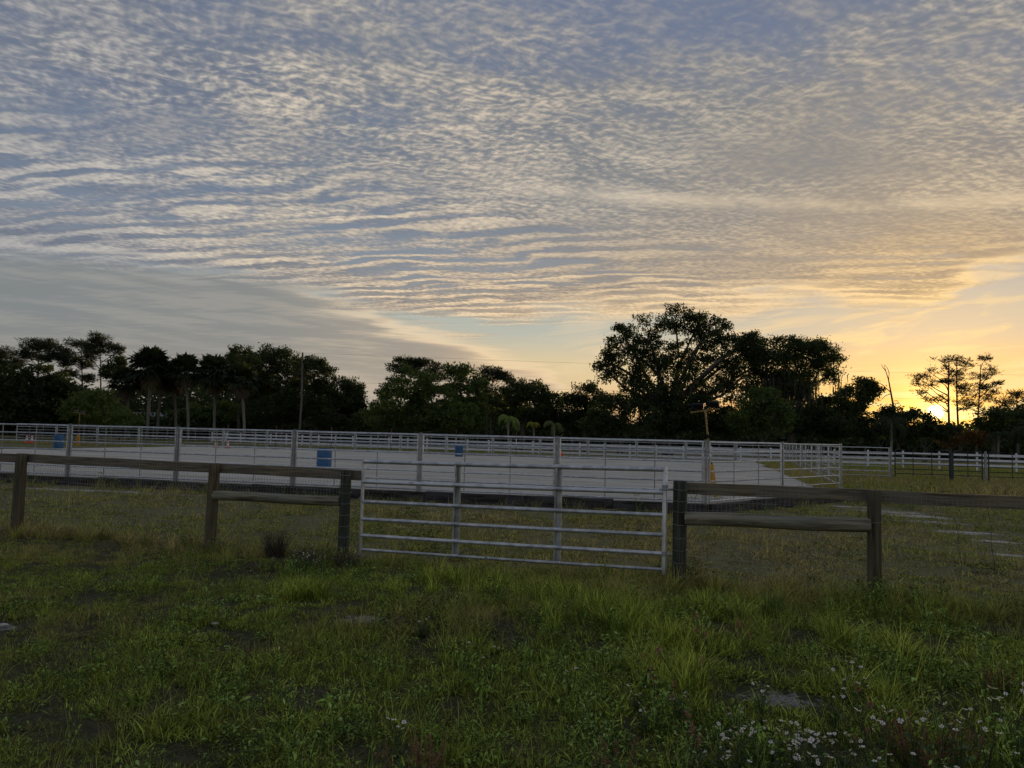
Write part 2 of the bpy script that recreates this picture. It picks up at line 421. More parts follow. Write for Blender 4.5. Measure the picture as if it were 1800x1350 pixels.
def wood(name, axis, base, alt, grey, scale=1.0, bs=0.5):
    m, b = new_mat(name); co = objco(); r = orand()
    k = [11.0, 11.0, 11.0]; k[axis] = 0.55
    x, y, z = sep(co); co2 = vec(x * k[0] + r * 37.0, y * k[1], z * k[2])
    g = noise(co2, 3.2 * scale, 5.0, 0.62, 0.6)
    k2 = [5.0, 5.0, 5.0]; k2[axis] = 1.3
    blot = noise(vec(x * k2[0], y * k2[1] + r * 11.0, z * k2[2]), 1.0, 3.0, 0.55)
    c = mix(rgb(base[0] * 0.8, base[1] * 0.8, base[2] * 0.8), rgb(alt[0] * 1.12, alt[1] * 1.12, alt[2] * 1.12), sstep(0.38, 0.62, g))
    c = mix(c, rgb(*grey), sstep(0.40, 0.66, blot) * 0.7)
    knot = sstep(0.10, 0.02, voro(vec(x * 1.6 + r * 5.0, y * 3.0, z * 3.0), 1.5)) if axis == 0 else sstep(0.75, 0.9, blot)
    c = mix(c, rgb(base[0] * 0.35, base[1] * 0.32, base[2] * 0.3), knot * 0.8)
    crack = sstep(0.39, 0.32, g)
    c = mix(c, rgb(0.012, 0.010, 0.008), crack * 0.55)
    setc(b, 'Base Color', c); b.inputs['Roughness'].default_value = 0.85; b.inputs['Specular IOR Level'].default_value = 0.25
    bump(b, g, bs, 0.012); return m
M['board'] = wood('weathered_board', 0, (0.125, 0.102, 0.064), (0.215, 0.178, 0.118), (0.185, 0.172, 0.136))
M['log'] = wood('round_rail_wood', 0, (0.135, 0.118, 0.078), (0.27, 0.245, 0.175), (0.20, 0.21, 0.162), 1.0, 0.7)
M['post'] = wood('fence_post_wood', 2, (0.080, 0.064, 0.038), (0.145, 0.116, 0.070), (0.085, 0.085, 0.060), 1.0, 0.7)
M['post_green'] = wood('treated_post_wood', 2, (0.040, 0.042, 0.032), (0.085, 0.087, 0.066), (0.045, 0.055, 0.044), 1.0, 0.7)
M['tie'] = wood('dark_timber', 0, (0.022, 0.019, 0.017), (0.055, 0.050, 0.048), (0.085, 0.085, 0.09), 0.7, 0.8)
M['pole'] = wood('utility_pole_wood', 2, (0.10, 0.085, 0.07), (0.17, 0.15, 0.125), (0.15, 0.14, 0.13), 0.3, 0.3)
M['bark'] = wood('tree_bark', 2, (0.075, 0.062, 0.052), (0.14, 0.12, 0.10), (0.10, 0.09, 0.08), 0.25, 0.6)
M['palm_bark'] = wood('palm_trunk_bark', 2, (0.15, 0.135, 0.115), (0.25, 0.23, 0.20), (0.22, 0.21, 0.19), 0.25, 0.6)

def leafmat(name, c1, c2, trans=0.35, sc=0.5, rough=0.6):
    m, b = new_mat(name); nt = m.node_tree
    n = noise(worldco(), sc, 2.0, 0.6); n2 = noise(worldco(), sc * 7.0, 1.0, 0.5); r = orand()
    c = mix(rgb(*c1), rgb(*c2), sstep(0.25, 0.75, n * 0.6 + n2 * 0.4 + (r - 0.5) * 0.2))
    setc(b, 'Base Color', c); b.inputs['Roughness'].default_value = rough; b.inputs['Specular IOR Level'].default_value = 0.25
    t = nt.nodes.new('ShaderNodeBsdfTranslucent'); X.nt.links.new(mix(c, rgb(1.5, 1.6, 0.7), 1.0, 'MULTIPLY').s, t.inputs[0])
    ms = nt.nodes.new('ShaderNodeMixShader'); ms.inputs[0].default_value = trans
    nt.links.new(b.outputs[0], ms.inputs[1]); nt.links.new(t.outputs[0], ms.inputs[2])
    nt.links.new(ms.outputs[0], nt.nodes['Material Output'].inputs[0]); return m
M['oak'] = leafmat('oak_leaves', (0.022, 0.036, 0.013), (0.060, 0.082, 0.027))
M['green'] = leafmat('broad_leaves', (0.055, 0.090, 0.025), (0.125, 0.165, 0.045))
M['pine'] = leafmat('pine_needles', (0.026, 0.038, 0.020), (0.050, 0.066, 0.032), 0.2)
M['palm'] = leafmat('fan_palm_leaves', (0.024, 0.036, 0.016), (0.055, 0.072, 0.032), 0.25)
M['queen'] = leafmat('feather_palm_leaves', (0.13, 0.19, 0.045), (0.24, 0.30, 0.085), 0.35)
M['queen_dim'] = leafmat('dull_feather_palm_leaves', (0.09, 0.125, 0.055), (0.16, 0.20, 0.09), 0.35)
M['queen_gold'] = leafmat('yellowing_palm_leaves', (0.24, 0.24, 0.03), (0.38, 0.35, 0.06), 0.35)
M['dead'] = leafmat('dead_palm_thatch', (0.09, 0.072, 0.05), (0.16, 0.13, 0.095), 0.2)
M['moss'] = leafmat('hanging_moss', (0.06, 0.062, 0.05), (0.10, 0.10, 0.085), 0.4)
M['brush'] = leafmat('rusty_brush', (0.10, 0.055, 0.022), (0.17, 0.10, 0.04), 0.35)
# ------------------------------------------------------------------ ground
def spaced(lo, hi, n, c, k):
    t = np.linspace(-1, 1, n); s = np.sinh(k * t) / np.sinh(k)
    return np.where(s < 0, c + s * (c - lo), c + s * (hi - c))
gx = spaced(-900, 900, 210, 0.0, 6.2); gy = spaced(-200, 1600, 250, 8.0, 6.0)
GX, GY = np.meshgrid(gx, gy); GZ = gz(GX, GY) - 0.02
nV = np.stack([GX.ravel(), GY.ravel(), GZ.ravel()], 1)
ii = np.arange(len(gx) * len(gy)).reshape(len(gy), len(gx))
nF = np.stack([ii[:-1, :-1].ravel(), ii[:-1, 1:].ravel(), ii[1:, 1:].ravel(), ii[1:, :-1].ravel()], 1)

SAND_SPOTS = []                                        # bare sandy spots: x, y, half length, half width, angle
for a in [(212, 862, 2.6, 0.35), (90, 858, 2.2, 0.25), (690, 874, 1.6, 0.30), (790, 880, 1.5, 0.26), (930, 889, 1.8, 0.30), (1060, 897, 1.6, 0.25),
          (1490, 888, 1.2, 0.35), (1560, 896, 1.3, 0.55), (1625, 914, 1.1, 0.55), (1668, 932, 0.8, 0.32), (1755, 948, 0.6, 0.3), (1705, 932, 0.8, 0.3), (1600, 903, 1.4, 0.6), (1775, 972, 0.5, 0.22),
          (1370, 1225, 0.36, 0.22), (634, 1088, 0.30, 0.18), (8, 1098, 0.22, 0.14)]:
    g = on_ground(a[0], a[1]); SAND_SPOTS.append((g.x, g.y, a[2], a[3], -0.25 if a[1] > 960 else (-0.23 if a[0] < 1200 else -0.4)))
def sand_at(x, y):
    w = np.zeros_like(np.asarray(x, float))
    for (cx, cy, a, b, r) in SAND_SPOTS:
        u_ = (x - cx) * math.cos(r) + (y - cy) * math.sin(r); v_ = (y - cy) * math.cos(r) - (x - cx) * math.sin(r)
        w = np.maximum(w, np.exp(-(u_ / a) ** 2 - (v_ / b) ** 2))
    return w
m, b = new_mat('grassy_earth'); px_, py_, pz_ = sep(worldco())
W = vec(px_, py_)
n_big = noise(W, 0.35, 3.0, 0.55); n_mid = noise(W, 2.2, 3.0, 0.6); n_fin = noise(W, 14.0, 4.0, 0.65); n_hi = noise(W, 60.0, 2.0, 0.6)
earth = mix(rgb(0.060, 0.053, 0.034), rgb(0.14, 0.122, 0.082), sstep(0.35, 0.68, n_fin))
turf = mix(rgb(0.080, 0.080, 0.034), rgb(0.24, 0.225, 0.10), sstep(0.32, 0.70, n_fin * 0.6 + n_hi * 0.4))
straw = mix(rgb(0.155, 0.135, 0.070), rgb(0.33, 0.29, 0.17), sstep(0.35, 0.70, n_hi * 0.5 + n_fin * 0.5))
c = mix(turf, straw, sstep(0.44, 0.66, n_big * 0.5 + n_mid * 0.5) * 0.65)
c = mix(c, earth, sstep(0.52, 0.70, n_mid * 0.6 + n_fin * 0.4) * 0.6)
shaded_thatch = mix(rgb(0.022, 0.020, 0.012), rgb(0.075, 0.068, 0.036), sstep(0.35, 0.7, n_fin * 0.6 + n_hi * 0.4))  # dark thatch, with the shade between grass tufts put into its colour
c = mix(c, shaded_thatch, sstep(-0.6, 0.5, (10.3 - px_ * 0.33 - py_) * 0.95 + (n_mid - 0.5) * 2.0) * sstep(30.0, 25.0, py_) * 0.85)
sm = None
for (cx, cy, a, bb, r) in SAND_SPOTS:
    uu = ((px_ - cx) * math.cos(r) + (py_ - cy) * math.sin(r)) / a; vv = ((py_ - cy) * math.cos(r) - (px_ - cx) * math.sin(r)) / bb
    e = X.m('EXPONENT', (uu * uu + vv * vv) * -1.0)
    sm = e if sm is None else xmax(sm, e)
sm = sstep(0.50, 0.74, sm * 0.62 + (n_fin - 0.5) * 1.1 + (n_mid - 0.5) * 0.7 + 0.18) * sstep(0.05, 0.3, sm)
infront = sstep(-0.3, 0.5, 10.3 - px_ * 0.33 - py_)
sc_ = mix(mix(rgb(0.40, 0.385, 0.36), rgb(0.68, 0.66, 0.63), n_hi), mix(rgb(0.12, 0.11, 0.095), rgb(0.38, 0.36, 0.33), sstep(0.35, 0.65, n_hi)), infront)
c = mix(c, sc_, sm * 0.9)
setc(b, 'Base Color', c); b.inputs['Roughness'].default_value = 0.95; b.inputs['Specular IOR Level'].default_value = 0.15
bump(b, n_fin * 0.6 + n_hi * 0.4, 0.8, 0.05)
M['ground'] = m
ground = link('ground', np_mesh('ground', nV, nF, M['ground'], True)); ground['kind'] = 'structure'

# ------------------------------------------------------------------ riding arena: raised sand bed
CX, CY = 4.87, 19.2
AX, AY = -0.974, 0.226                                  # along the front, to the left
NX, NY = 0.226, 0.974                                   # into the arena
def arena(s, t): return CX + AX * s + NX * t, CY + AY * s + NY * t
FZ = 0.22
def s_right(t): return -4.37 * t / 6.97 if t < 6.97 else -4.37 - 2.6 * (t - 6.97) / 36.5
def t_far(s): return 43.5 - 7.2 * (s + 7) / 66.6
def arena_grid(name, mat, z, inset_r, inset_f, NS, NT, s_left, wave):
    V = []
    for j in range(NT + 1):
        for i in range(NS + 1):
            q = i / NS; tt = j / NT
            t = inset_f + tt * (t_far(q * 40) - inset_f - 0.3)
            sr = s_right(max(t, 0)) + inset_r(t); sr += (float(fbm(t, 3.3, 0.6)) - 0.5) * min(1.2, 0.12 + t * 0.03) * (1 if wave else 0)
            s = sr + (s_left - sr) * q
            t = inset_f + tt * (t_far(s) - inset_f - 0.3)
            x, y = arena(s, t)
            V.append((x, y, z + wave * (float(fbm(x, y, 0.5)) - 0.5)))
    I = np.arange((NS + 1) * (NT + 1)).reshape(NT + 1, NS + 1)
    F = np.stack([I[:-1, :-1].ravel(), I[1:, :-1].ravel(), I[1:, 1:].ravel(), I[:-1, 1:].ravel()], 1)
    # skirt down to the earth round the rim
    rim = list(I[0, :]) + list(I[1:, -1]) + list(I[-1, ::-1][1:]) + list(I[::-1, 0][1:-1])
    o = len(V); V += [(V[k][0], V[k][1], -0.15) for k in rim]; n = len(rim)
    SF = np.array([(rim[k], rim[(k + 1) % n], o + (k + 1) % n, o + k) for k in range(n)])
    ob = link(name, np_mesh(name, np.array(V), np.concatenate([F, SF]), mat, False)); ob['kind'] = 'structure'
    ob.data.shade_smooth(); ob.data.set_sharp_from_angle(angle=R(40)); return ob
m, b = new_mat('arena_sand'); px_, py_, pz_ = sep(worldco())
su = px_ * AX + py_ * AY; st = px_ * NX + py_ * NY
n1 = noise(vec(su * 0.25, st), 0.9, 3.0, 0.55, 0.4); n2 = noise(vec(su * 0.45, st * 1.5), 3.2, 5.0, 0.65, 0.5); n3 = noise(vec(px_, py_), 30.0, 3.0, 0.6)
c = mix(rgb(0.50, 0.46, 0.385), rgb(0.78, 0.74, 0.655), sstep(0.34, 0.68, n1 * 0.55 + n2 * 0.45))
c = mix(c, rgb(0.32, 0.295, 0.255), sstep(0.55, 0.66, n2 * 0.7 + n3 * 0.3) * 0.6)
setc(b, 'Base Color', c); b.inputs['Roughness'].default_value = 0.95; b.inputs['Specular IOR Level'].default_value = 0.1
bump(b, n2 * 0.7 + n3 * 0.3, 1.0, 0.18)
M['sand'] = m
berm = arena_grid('arena_bank', M['ground'], FZ - 0.035, lambda t: -0.1, 0.02, 30, 30, 42, 0.0)
sand = arena_grid('arena_sand', M['sand'], FZ, lambda t: 0.12 if t < 6 else 0.3 + max(0, (t - 7)) * 0.055, 0.06, 90, 70, 40, 0.03)

# dark timbers holding the sand along the front and the cut corner
edging = thing('timber_edging', 'row of dark railway timbers holding back the arena sand', 'edging', (CX, CY, 0))
tr = np.random.default_rng(11)
def tie_run(p0, p1, first=0.0):
    p0, p1 = Vector(p0), Vector(p1); L = (p1 - p0).length; d = (p1 - p0).normalized(); x = 0.0
    while x < L - 0.1:
        l = min(float(tr.uniform(2.2, 2.75)), L - x); q = p0 + d * (x + 0.008); e = p0 + d * (x + l - 0.008)
        dz_ = float(tr.uniform(-0.025, 0.03)); off = Vector((-d.y, d.x, 0)) * float(tr.uniform(-0.03, 0.03))
        z0 = Vector((0, 0, 0.085 + dz_)); t1 = Vector((0, 0, float(tr.uniform(-0.012, 0.012))))
        beam('timber', q + off + z0, e + off + z0 + t1, 0.10, 0.145, M['tie'], edging, 0.018, 4, 0.006)
        x += l
e0 = Vector((0, 0, 0)); eo = Vector((-NX * 0.08, -NY * 0.08, 0))
tie_run(eo, eo + Vector((AX * 24, AY * 24, 0)))
tie_run(Vector((0.09, -0.05, 0)), Vector((5.83 + 0.07, 5.8 - 0.07, 0)))

# ------------------------------------------------------------------ galvanised pipe panels round the arena
PH = [0.06 + 0.245 * i for i in range(7)]
_panel = {}
def panel_meshes(L):
    k = round(L, 2)
    if k in _panel: return _panel[k]
    rail = MB().path([(0.05, 0, 0), (L * 0.33, 0, 0.004), (L * 0.66, 0, -0.004), (L - 0.05, 0, 0)], 0.021, 8, False).mesh('rail', M['galv'])
    stile = MB().path([(0, 0, 0.0), (0, 0, 1.49), (0, 0, 1.545)], [0.025, 0.025, 0.016], 8).mesh('end_upright', M['galv'])
    mid = MB().path([(0, -0.03, 0.03), (0, -0.03, 1.55)], 0.014, 6).mesh('upright', M['galv_post'])
    pb = MB()                                          # C section post with a cap plate
    pb.box((0, 0.032, 0.65), (0.034, 0.006, 0.93)); pb.box((-0.030, 0.0, 0.65), (0.005, 0.026, 0.928)); pb.box((0.030, 0.0, 0.65), (0.005, 0.026, 0.928)); pb.box((0, 0.005, 1.586), (0.038, 0.040, 0.004))
    post = pb.mesh('post', M['galv_post'], False)
    lk = MB(); lk.path([(-0.10, 0, 1.30), (0.10, 0, 1.30)], 0.012, 6); lk.path([(0.03, -0.05, 1.33), (0.02, -0.07, 1.29), (0.07, -0.06, 1.26)], 0.006, 5)
    latch = lk.mesh('pin', M['galv_post'])
    _panel[k] = (rail, stile, mid, post, latch); return _panel[k]
def panel(p, q, z, label, group, post=True):
    L = math.hypot(q[0] - p[0], q[1] - p[1]); rz = math.atan2(q[1] - p[1], q[0] - p[0])
    rail, stile, mid, pm, latch = panel_meshes(L)
    t = thing('pipe_panel', label, 'fence panel', (p[0], p[1], z), rz, group)
    for h in PH: link('rail', rail, t, (0, 0, h))
    link('end_upright', stile, t, (0.075, 0, 0)); link('end_upright', stile, t, (L - 0.075, 0, 0))
    for k in (1, 2): link('upright', mid, t, (L * k / 3, 0, 0))
    if post: link('post', pm, t, (0, 0, 0)); link('pin', latch, t, (0, 0, 0))
    return t
G1 = 'galvanised panels along the front of the arena'
for k in range(6):
    a_, b_ = arena(3.76 * k, 0.06), arena(3.76 * (k + 1), 0.06)
    panel(a_, b_, FZ, '%s galvanised pipe panel left of the arena corner by the yellow light stand' % ORD[k], G1)
Kx, Ky = 10.7, 25.0
mx, my = (CX + Kx) / 2, (CY + Ky) / 2
panel((mx, my), (CX + 0.07, CY + 0.07), FZ, 'galvanised pipe panel right beside the yellow light stand on the cut corner', 'cut corner panels')
panel((Kx, Ky), (mx, my), FZ, 'galvanised pipe panel on the right end of the cut arena corner', 'cut corner panels')
FRx, FRy = 21.5, 60.0
NSIDE = 9
for k in range(NSIDE):
    a_ = (Kx + (FRx - Kx) * k / NSIDE, Ky + (FRy - Ky) * k / NSIDE); b_ = (Kx + (FRx - Kx) * (k + 1) / NSIDE, Ky + (FRy - Ky) * (k + 1) / NSIDE)
    panel(b_, a_, FZ - 0.06, '%s pipe panel going back along the right side of the arena' % ORD[k], 'panels along the right side of the arena')
d_ = Vector((-66.5, 8, 0)).normalized()
for k in range(17):
    a_ = (FRx + d_.x * 3.85 * k, FRy + d_.y * 3.85 * k); b_ = (FRx + d_.x * 3.85 * (k + 1), FRy + d_.y * 3.85 * (k + 1))
    panel(a_, b_, FZ - 0.02, '%s pipe panel from the right in the far fence across the arena' % ORD[k], 'panels along the far end of the arena')
panel((20.2, 41.0), (16.3, 41.2), 0.10, 'galvanised pipe panel joining the arena side to the dark green pen panels', None)

# ------------------------------------------------------------------ dark green pen panels on the right
def pen_panel(p, q, z, label, name='pen_hurdle'):
    L = math.hypot(q[0] - p[0], q[1] - p[1]); rz = math.atan2(q[1] - p[1], q[0] - p[0])
    t = thing(name, label, 'fence panel', (p[0], p[1], z), rz, 'dark green pen panels')
    r = 0.14; f = MB()                                # a tube bent round both top corners
    pts = [(0.04, 0, 0.0), (0.04, 0, 1.45 - r)] + [(0.04 + r - r * math.cos(a), 0, 1.45 - r + r * math.sin(a)) for a in np.linspace(0.3, math.pi / 2, 5)]
    pts += [(L - 0.04 - r + r * math.sin(a), 0, 1.45 - r + r * math.cos(a)) for a in np.linspace(0, math.pi / 2 - 0.3, 5)] + [(L - 0.04, 0, 1.45 - r), (L - 0.04, 0, 0.0)]
    f.path(pts, 0.034, 8); f.build('frame', M['dark_green'], t)
    for h in (0.18, 0.42, 0.68, 0.94, 1.20): MB().path([(0.04, 0, h), (L - 0.04, 0, h)], 0.024, 6).build('rail', M['dark_green'], t)
    for k in ((1, 2) if L > 2.2 else (1,)): MB().path([(L * k / (3 if L > 2.2 else 2), -0.03, 0.1), (L * k / (3 if L > 2.2 else 2), -0.03, 1.46)], 0.022, 6).build('upright', M['dark_green'], t)
    return t
pen_panel((20.35, 40.9), (23.15, 40.6), 0.12, 'dark green pen panel next to the last galvanised panel')
pen_panel((23.25, 40.6), (24.75, 40.4), 0.10, 'narrow dark green pen gate left of the tall grey post', 'pen_gate')
pen_panel((25.0, 40.4), (28.6, 40.1), 0.08, 'dark green pen panel running out of the picture on the right')
MB().box((0, 0, 0.72), (0.05, 0.05, 0.85), 0, 0.01).build('pen_post', M['galv_post'], None, True, (24.88, 40.4, 0.0))
tag(bpy.data.objects['pen_post'], 'grey square post beside the narrow dark green pen gate', 'post')
MB().box((0, 0, 0.68), (0.06, 0.06, 0.8), 0, 0.01).build('pen_corner_post', M['dark_green'], None, True, (23.2, 40.62, 0.0))
tag(bpy.data.objects['pen_corner_post'], 'thick dark green post between the two left pen panels', 'post')

# ------------------------------------------------------------------ white three-rail fence behind the arena
wf = thing('white_fence', 'long white three-rail vinyl fence behind the arena', 'fence', (0, 75.3, 0))
wd = Vector((1, -0.53, 0)).normalized()
pmb = MB(); pmb.box((0, 0, 0.53), (0.064, 0.064, 0.63)); pmb.add([(-0.08, -0.08, 1.16), (0.08, -0.08, 1.16), (0.08, 0.08, 1.16), (-0.08, 0.08, 1.16), (-0.08, -0.08, 1.19), (0.08, -0.08, 1.19), (0.08, 0.08, 1.19), (-0.08, 0.08, 1.19), (0, 0, 1.25)], [(3, 2, 1, 0), (0, 1, 5, 4), (1, 2, 6, 5), (2, 3, 7, 6), (3, 0, 4, 7), (4, 5, 8), (5, 6, 8), (6, 7, 8), (7, 4, 8)])
post_me = pmb.mesh('post', M['vinyl'], False)
rail_me = MB().box((1.22, 0, 0), (1.16, 0.022, 0.092), 0, 0.008).mesh('rail', M['vinyl'], False)
for k in range(-17, 23):
    q = wd * (2.44 * k); a_ = math.atan2(wd.y, wd.x)
    zz = float(gz(q.x, 75.3 + q.y)) * 0.6 + 0.02 + max(0, q.x - 15) * 0.008
    link('post', post_me, wf, (q.x, q.y, zz), a_)
    if k < 22:
        for h in (0.26, 0.64, 1.02): link('rail', rail_me, wf, (q.x, q.y, zz + h), a_)

# ------------------------------------------------------------------ wooden wire-mesh fence in front, two runs either side of the gate
LY = lambda x: 10.3 - 0.33 * x
fdir = Vector((1, -0.33, 0)).normalized(); fback = Vector((0.33, 1, 0)).normalized()
wr = np.random.default_rng(5)
def wood_post(par, x, top, rad, mat, lean=0.0):
    y = LY(x); g = float(gz(x, y)); b_ = MB(); prof = []
    hs = np.linspace(-0.3, top - g - 0.012, 12)
    vs = []; seg = 18
    ph = wr.uniform(0, 6.28, 4)
    for i, h in enumerate(hs):
        for k in range(seg):
            th = 2 * math.pi * k / seg
            r = rad * (1.05 - 0.07 * h / top) * (1 + 0.03 * math.sin(2 * th + ph[0] + h) + 0.02 * math.sin(5 * th + ph[1]) + 0.012 * math.sin(9 * th + 2.2 * h + ph[2]))
            vs.append((r * math.cos(th) + lean * h, r * math.sin(th), h))
    fs = [(i * seg + k, i * seg + (k + 1) % seg, (i + 1) * seg + (k + 1) % seg, (i + 1) * seg + k) for i in range(11) for k in range(seg)]
    o = len(vs); hh = top - g
    vs += [((vs[11 * seg + k][0] - lean * hs[-1]) * 0.9 + lean * hh, vs[11 * seg + k][1] * 0.9, hh) for k in range(seg)]
    fs += [(11 * seg + k, 11 * seg + (k + 1) % seg, o + (k + 1) % seg, o + k) for k in range(seg)] + [tuple(range(o, o + seg))]
    b_.add(vs, fs); ob = b_.build('post', mat, par, True, (x - par.location.x, y - par.location.y, g)); return ob
def rel(par, x, back, z): # a point beside the fence line, in the fence's own space
    p = Vector((x, LY(x), 0)) + fback * back; return Vector((p.x - par.location.x, p.y - par.location.y, z))
def log_rail(par, x0, x1, z0, z1, rad):
    p0, p1 = rel(par, x0, -0.02, z0), rel(par, x1, -0.02, z1); L = (p1 - p0).length; n = 14; seg = 14; vs = []; ph = wr.uniform(0, 6.28, 3)
    for i in range(n + 1):
        x = L * i / n
        for k in range(seg):
            th = 2 * math.pi * k / seg; r = rad * (1 + 0.03 * math.sin(2 * th + ph[0]) + 0.025 * math.sin(3 * th + x * 2 + ph[1]))
            vs.append((x, r * math.cos(th) + 0.008 * math.sin(x * 2.1 + ph[2]), r * math.sin(th) + 0.006 * math.sin(x * 3.1)))
    fs = [(i * seg + k, i * seg + (k + 1) % seg, (i + 1) * seg + (k + 1) % seg, (i + 1) * seg + k) for i in range(n) for k in range(seg)]
    fs += [tuple(range(seg - 1, -1, -1)), tuple(range(n * seg, (n + 1) * seg))]
    o = MB().add(vs, fs).build('brace_rail', M['log'], par); o.location = p0; o.rotation_euler = (p1 - p0).to_track_quat('X', 'Z').to_euler(); return o
def mesh_wire(par, x0, x1):
    b_ = MB(); L = (x1 - x0) / fdir.x; n = int(L / 0.052); hs = [0.04, 0.14, 0.24, 0.34, 0.44, 0.54, 0.64, 0.74, 0.84, 0.94, 1.04, 1.14, 1.22]
    sag = lambda s: 0.010 * math.sin(s * 1.7) + 0.006 * math.sin(s * 4.3)
    for i in range(n + 1):
        s = L * i / n; x = x0 + fdir.x * s; p = rel(par, x, 0.082 + sag(s), 0)
        b_.path([(p.x, p.y, 0.03), (p.x, p.y, 1.22)], 0.0016, 3, False)
    for h in hs:
        pts = []
        for i in range(0, n + 1, 6):
            s = L * i / n; x = x0 + fdir.x * s; p = rel(par, x, 0.082 + sag(s), h + 0.008 * math.sin(s * 2.3 + h * 5)); pts.append(p)
        b_.path(pts, 0.0017, 3, False)
    o = b_.build('wire_mesh', M['wire'], par, False); o['kind'] = 'stuff'; return o
def post_wraps(par, x, rad, hs):
    for h in hs:
        c0 = rel(par, x, 0, h); pts = [(c0.x + (rad + 0.004) * math.cos(a), c0.y + (rad + 0.004) * math.sin(a), c0.z + 0.012 * math.sin(a * 1.0)) for a in np.linspace(0, 2 * math.pi, 19)]
        MB().path(pts, 0.0022, 4, False).build('wire_tie', M['wire'], par)
XL = {'p0': -12.1, 'p1': -8.22, 'p2': -4.516, 'p3': -2.34}
XR = {'p4': 2.116, 'p5': 4.2, 'p6': 7.9}
fl = thing('wooden_fence', 'weathered wooden post fence with wire mesh left of the metal gate', 'fence', (-4.5, LY(-4.5), 0))
for kk, top, rad, mt in (('p0', 1.27, 0.085, 'post'), ('p1', 1.285, 0.088, 'post'), ('p2', 1.26, 0.08, 'post'), ('p3', 1.245, 0.078, 'post_green')):
    wood_post(fl, XL[kk], top, rad, M[mt], 0.012 if kk == 'p2' else 0.0)
BZ = 1.19
for x0, x1, za, zb in ((-12.1, -8.24, BZ, BZ + 0.005), (-8.20, -4.53, BZ + 0.015, BZ - 0.01), (-4.50, -2.14, BZ - 0.005, BZ - 0.02)):
    beam('top_board', rel(fl, x0, 0.108, za), rel(fl, x1, 0.108, zb), 0.02, 0.072, M['board'], fl, 0.006, 6, 0.003)
log_rail(fl, -4.45, -2.40, 0.775, 0.80, 0.074)
mesh_wire(fl, -12.1, -2.42)
post_wraps(fl, -2.34, 0.080, (0.16, 0.31, 0.46, 0.62, 0.78, 0.93, 1.06, 1.18))
fr = thing('wooden_fence', 'weathered wooden post fence with wire mesh right of the metal gate', 'fence', (4.5, LY(4.5), 0))
for kk, top, rad, mt in (('p4', 1.29, 0.082, 'post_green'), ('p5', 1.275, 0.074, 'post'), ('p6', 1.27, 0.08, 'post')): wood_post(fr, XR[kk], top, rad, M[mt])
beam('top_board', rel(fr, 2.17, 0.108, 1.195), rel(fr, 4.18, 0.108, 1.205), 0.02, 0.072, M['board'], fr, 0.006, 6, 0.003)
beam('top_board', rel(fr, 4.21, 0.108, 1.20), rel(fr, 8.0, 0.108, 1.19), 0.02, 0.072, M['board'], fr, 0.006, 6, 0.003)
log_rail(fr, 2.18, 4.16, 0.83, 0.875, 0.082)
mesh_wire(fr, 2.19, 8.0)
post_wraps(fr, 2.116, 0.084, (0.14, 0.30, 0.45, 0.60, 0.76, 0.92, 1.05, 1.19))
post_wraps(fr, 4.2, 0.078, (0.92,))

# ------------------------------------------------------------------ galvanised six-bar gate
g0 = Vector((-2.08, LY(-2.08), 0)); g1 = Vector((1.94, LY(1.94), 0)); GL = (g1 - g0).length
gate = thing('metal_gate', 'galvanised six-bar tube gate closed between two wooden fence runs', 'gate', (g0.x, g0.y, 0.11), math.atan2(g1.y - g0.y, g1.x - g0.x))
tilt = 0.045 / GL
BAR = [0.03, 0.225, 0.455, 0.70, 0.98, 1.265]
def bar(x0, x1, h, r, sag=0.0):
    n = 10; return [(x0 + (x1 - x0) * i / n, 0, h + tilt * (x0 + (x1 - x0) * i / n) - sag * math.sin(math.pi * i / n)) for i in range(n + 1)]
for i, h in enumerate(BAR):
    r_ = 0.021 if i == 0 else (0.026 if i < 4 else 0.029)
    MB().path(bar(0.0, GL, h, r_, 0.006), r_, 12).build('rail', M['galv'], gate)
for nm, x, r_ in (('hinge_upright', GL, 0.031), ('latch_upright', 0.0, 0.025)):
    o = MB(); o.path([(x, 0, -0.03 + tilt * x), (x, 0, 1.29 + tilt * x), (x, 0, 1.31 + tilt * x)], [r_, r_, r_ * 0.75], 12); ob = o.build(nm, M['galv'], gate)
for x in (1.42, 2.84):
    b_ = MB(); z0, z1 = 0.03 + tilt * x, 1.25 + tilt * x
    b_.box((x + 0.028, 0.034, (z0 + z1) / 2), (0.036, 0.004, (z1 - z0) / 2)); b_.box((x - 0.006, 0.012, (z0 + z1) / 2), (0.004, 0.020, (z1 - z0) / 2 - 0.002)); b_.box((x + 0.062, 0.016, (z0 + z1) / 2), (0.004, 0.017, (z1 - z0) / 2 - 0.002))
    b_.build('brace', M['galv'], gate, False)
    b2 = MB(); b2.path([(x - 0.012, -0.005, z0), (x - 0.012, -0.012, 0.98 + tilt * x), (x + 0.01, -0.02, 1.06 + tilt * x), (x - 0.004, -0.02, z1)], 0.013, 8); b2.build('brace_tube', M['galv'], gate)
    for i, h in enumerate(BAR):                        # weld collars where bars meet the braces
        MB().path([(x - 0.02, 0, h + tilt * x), (x + 0.07, 0, h + tilt * x)], 0.0335 if i else 0.026, 10).build('weld_collar', M['galv'], gate)
def chain(par, p0, p1, sag, n, name):
    b_ = MB(); p0, p1 = Vector(p0), Vector(p1)
    for i in range(n):
        t = (i + 0.5) / n; p = p0.lerp(p1, t); p.z -= sag * math.sin(math.pi * t); a = (p1 - p0).normalized() * 0.016; w_ = Vector((0, 0.008, 0)) if i % 2 else Vector((0, 0, 0.008))
        b_.path([p - a, p - a * 0.6 + w_, p + a * 0.6 + w_, p + a, p + a * 0.6 - w_, p - a * 0.6 - w_, p - a], 0.0028, 4, False)
    return b_.build(name, M['galv'], par)
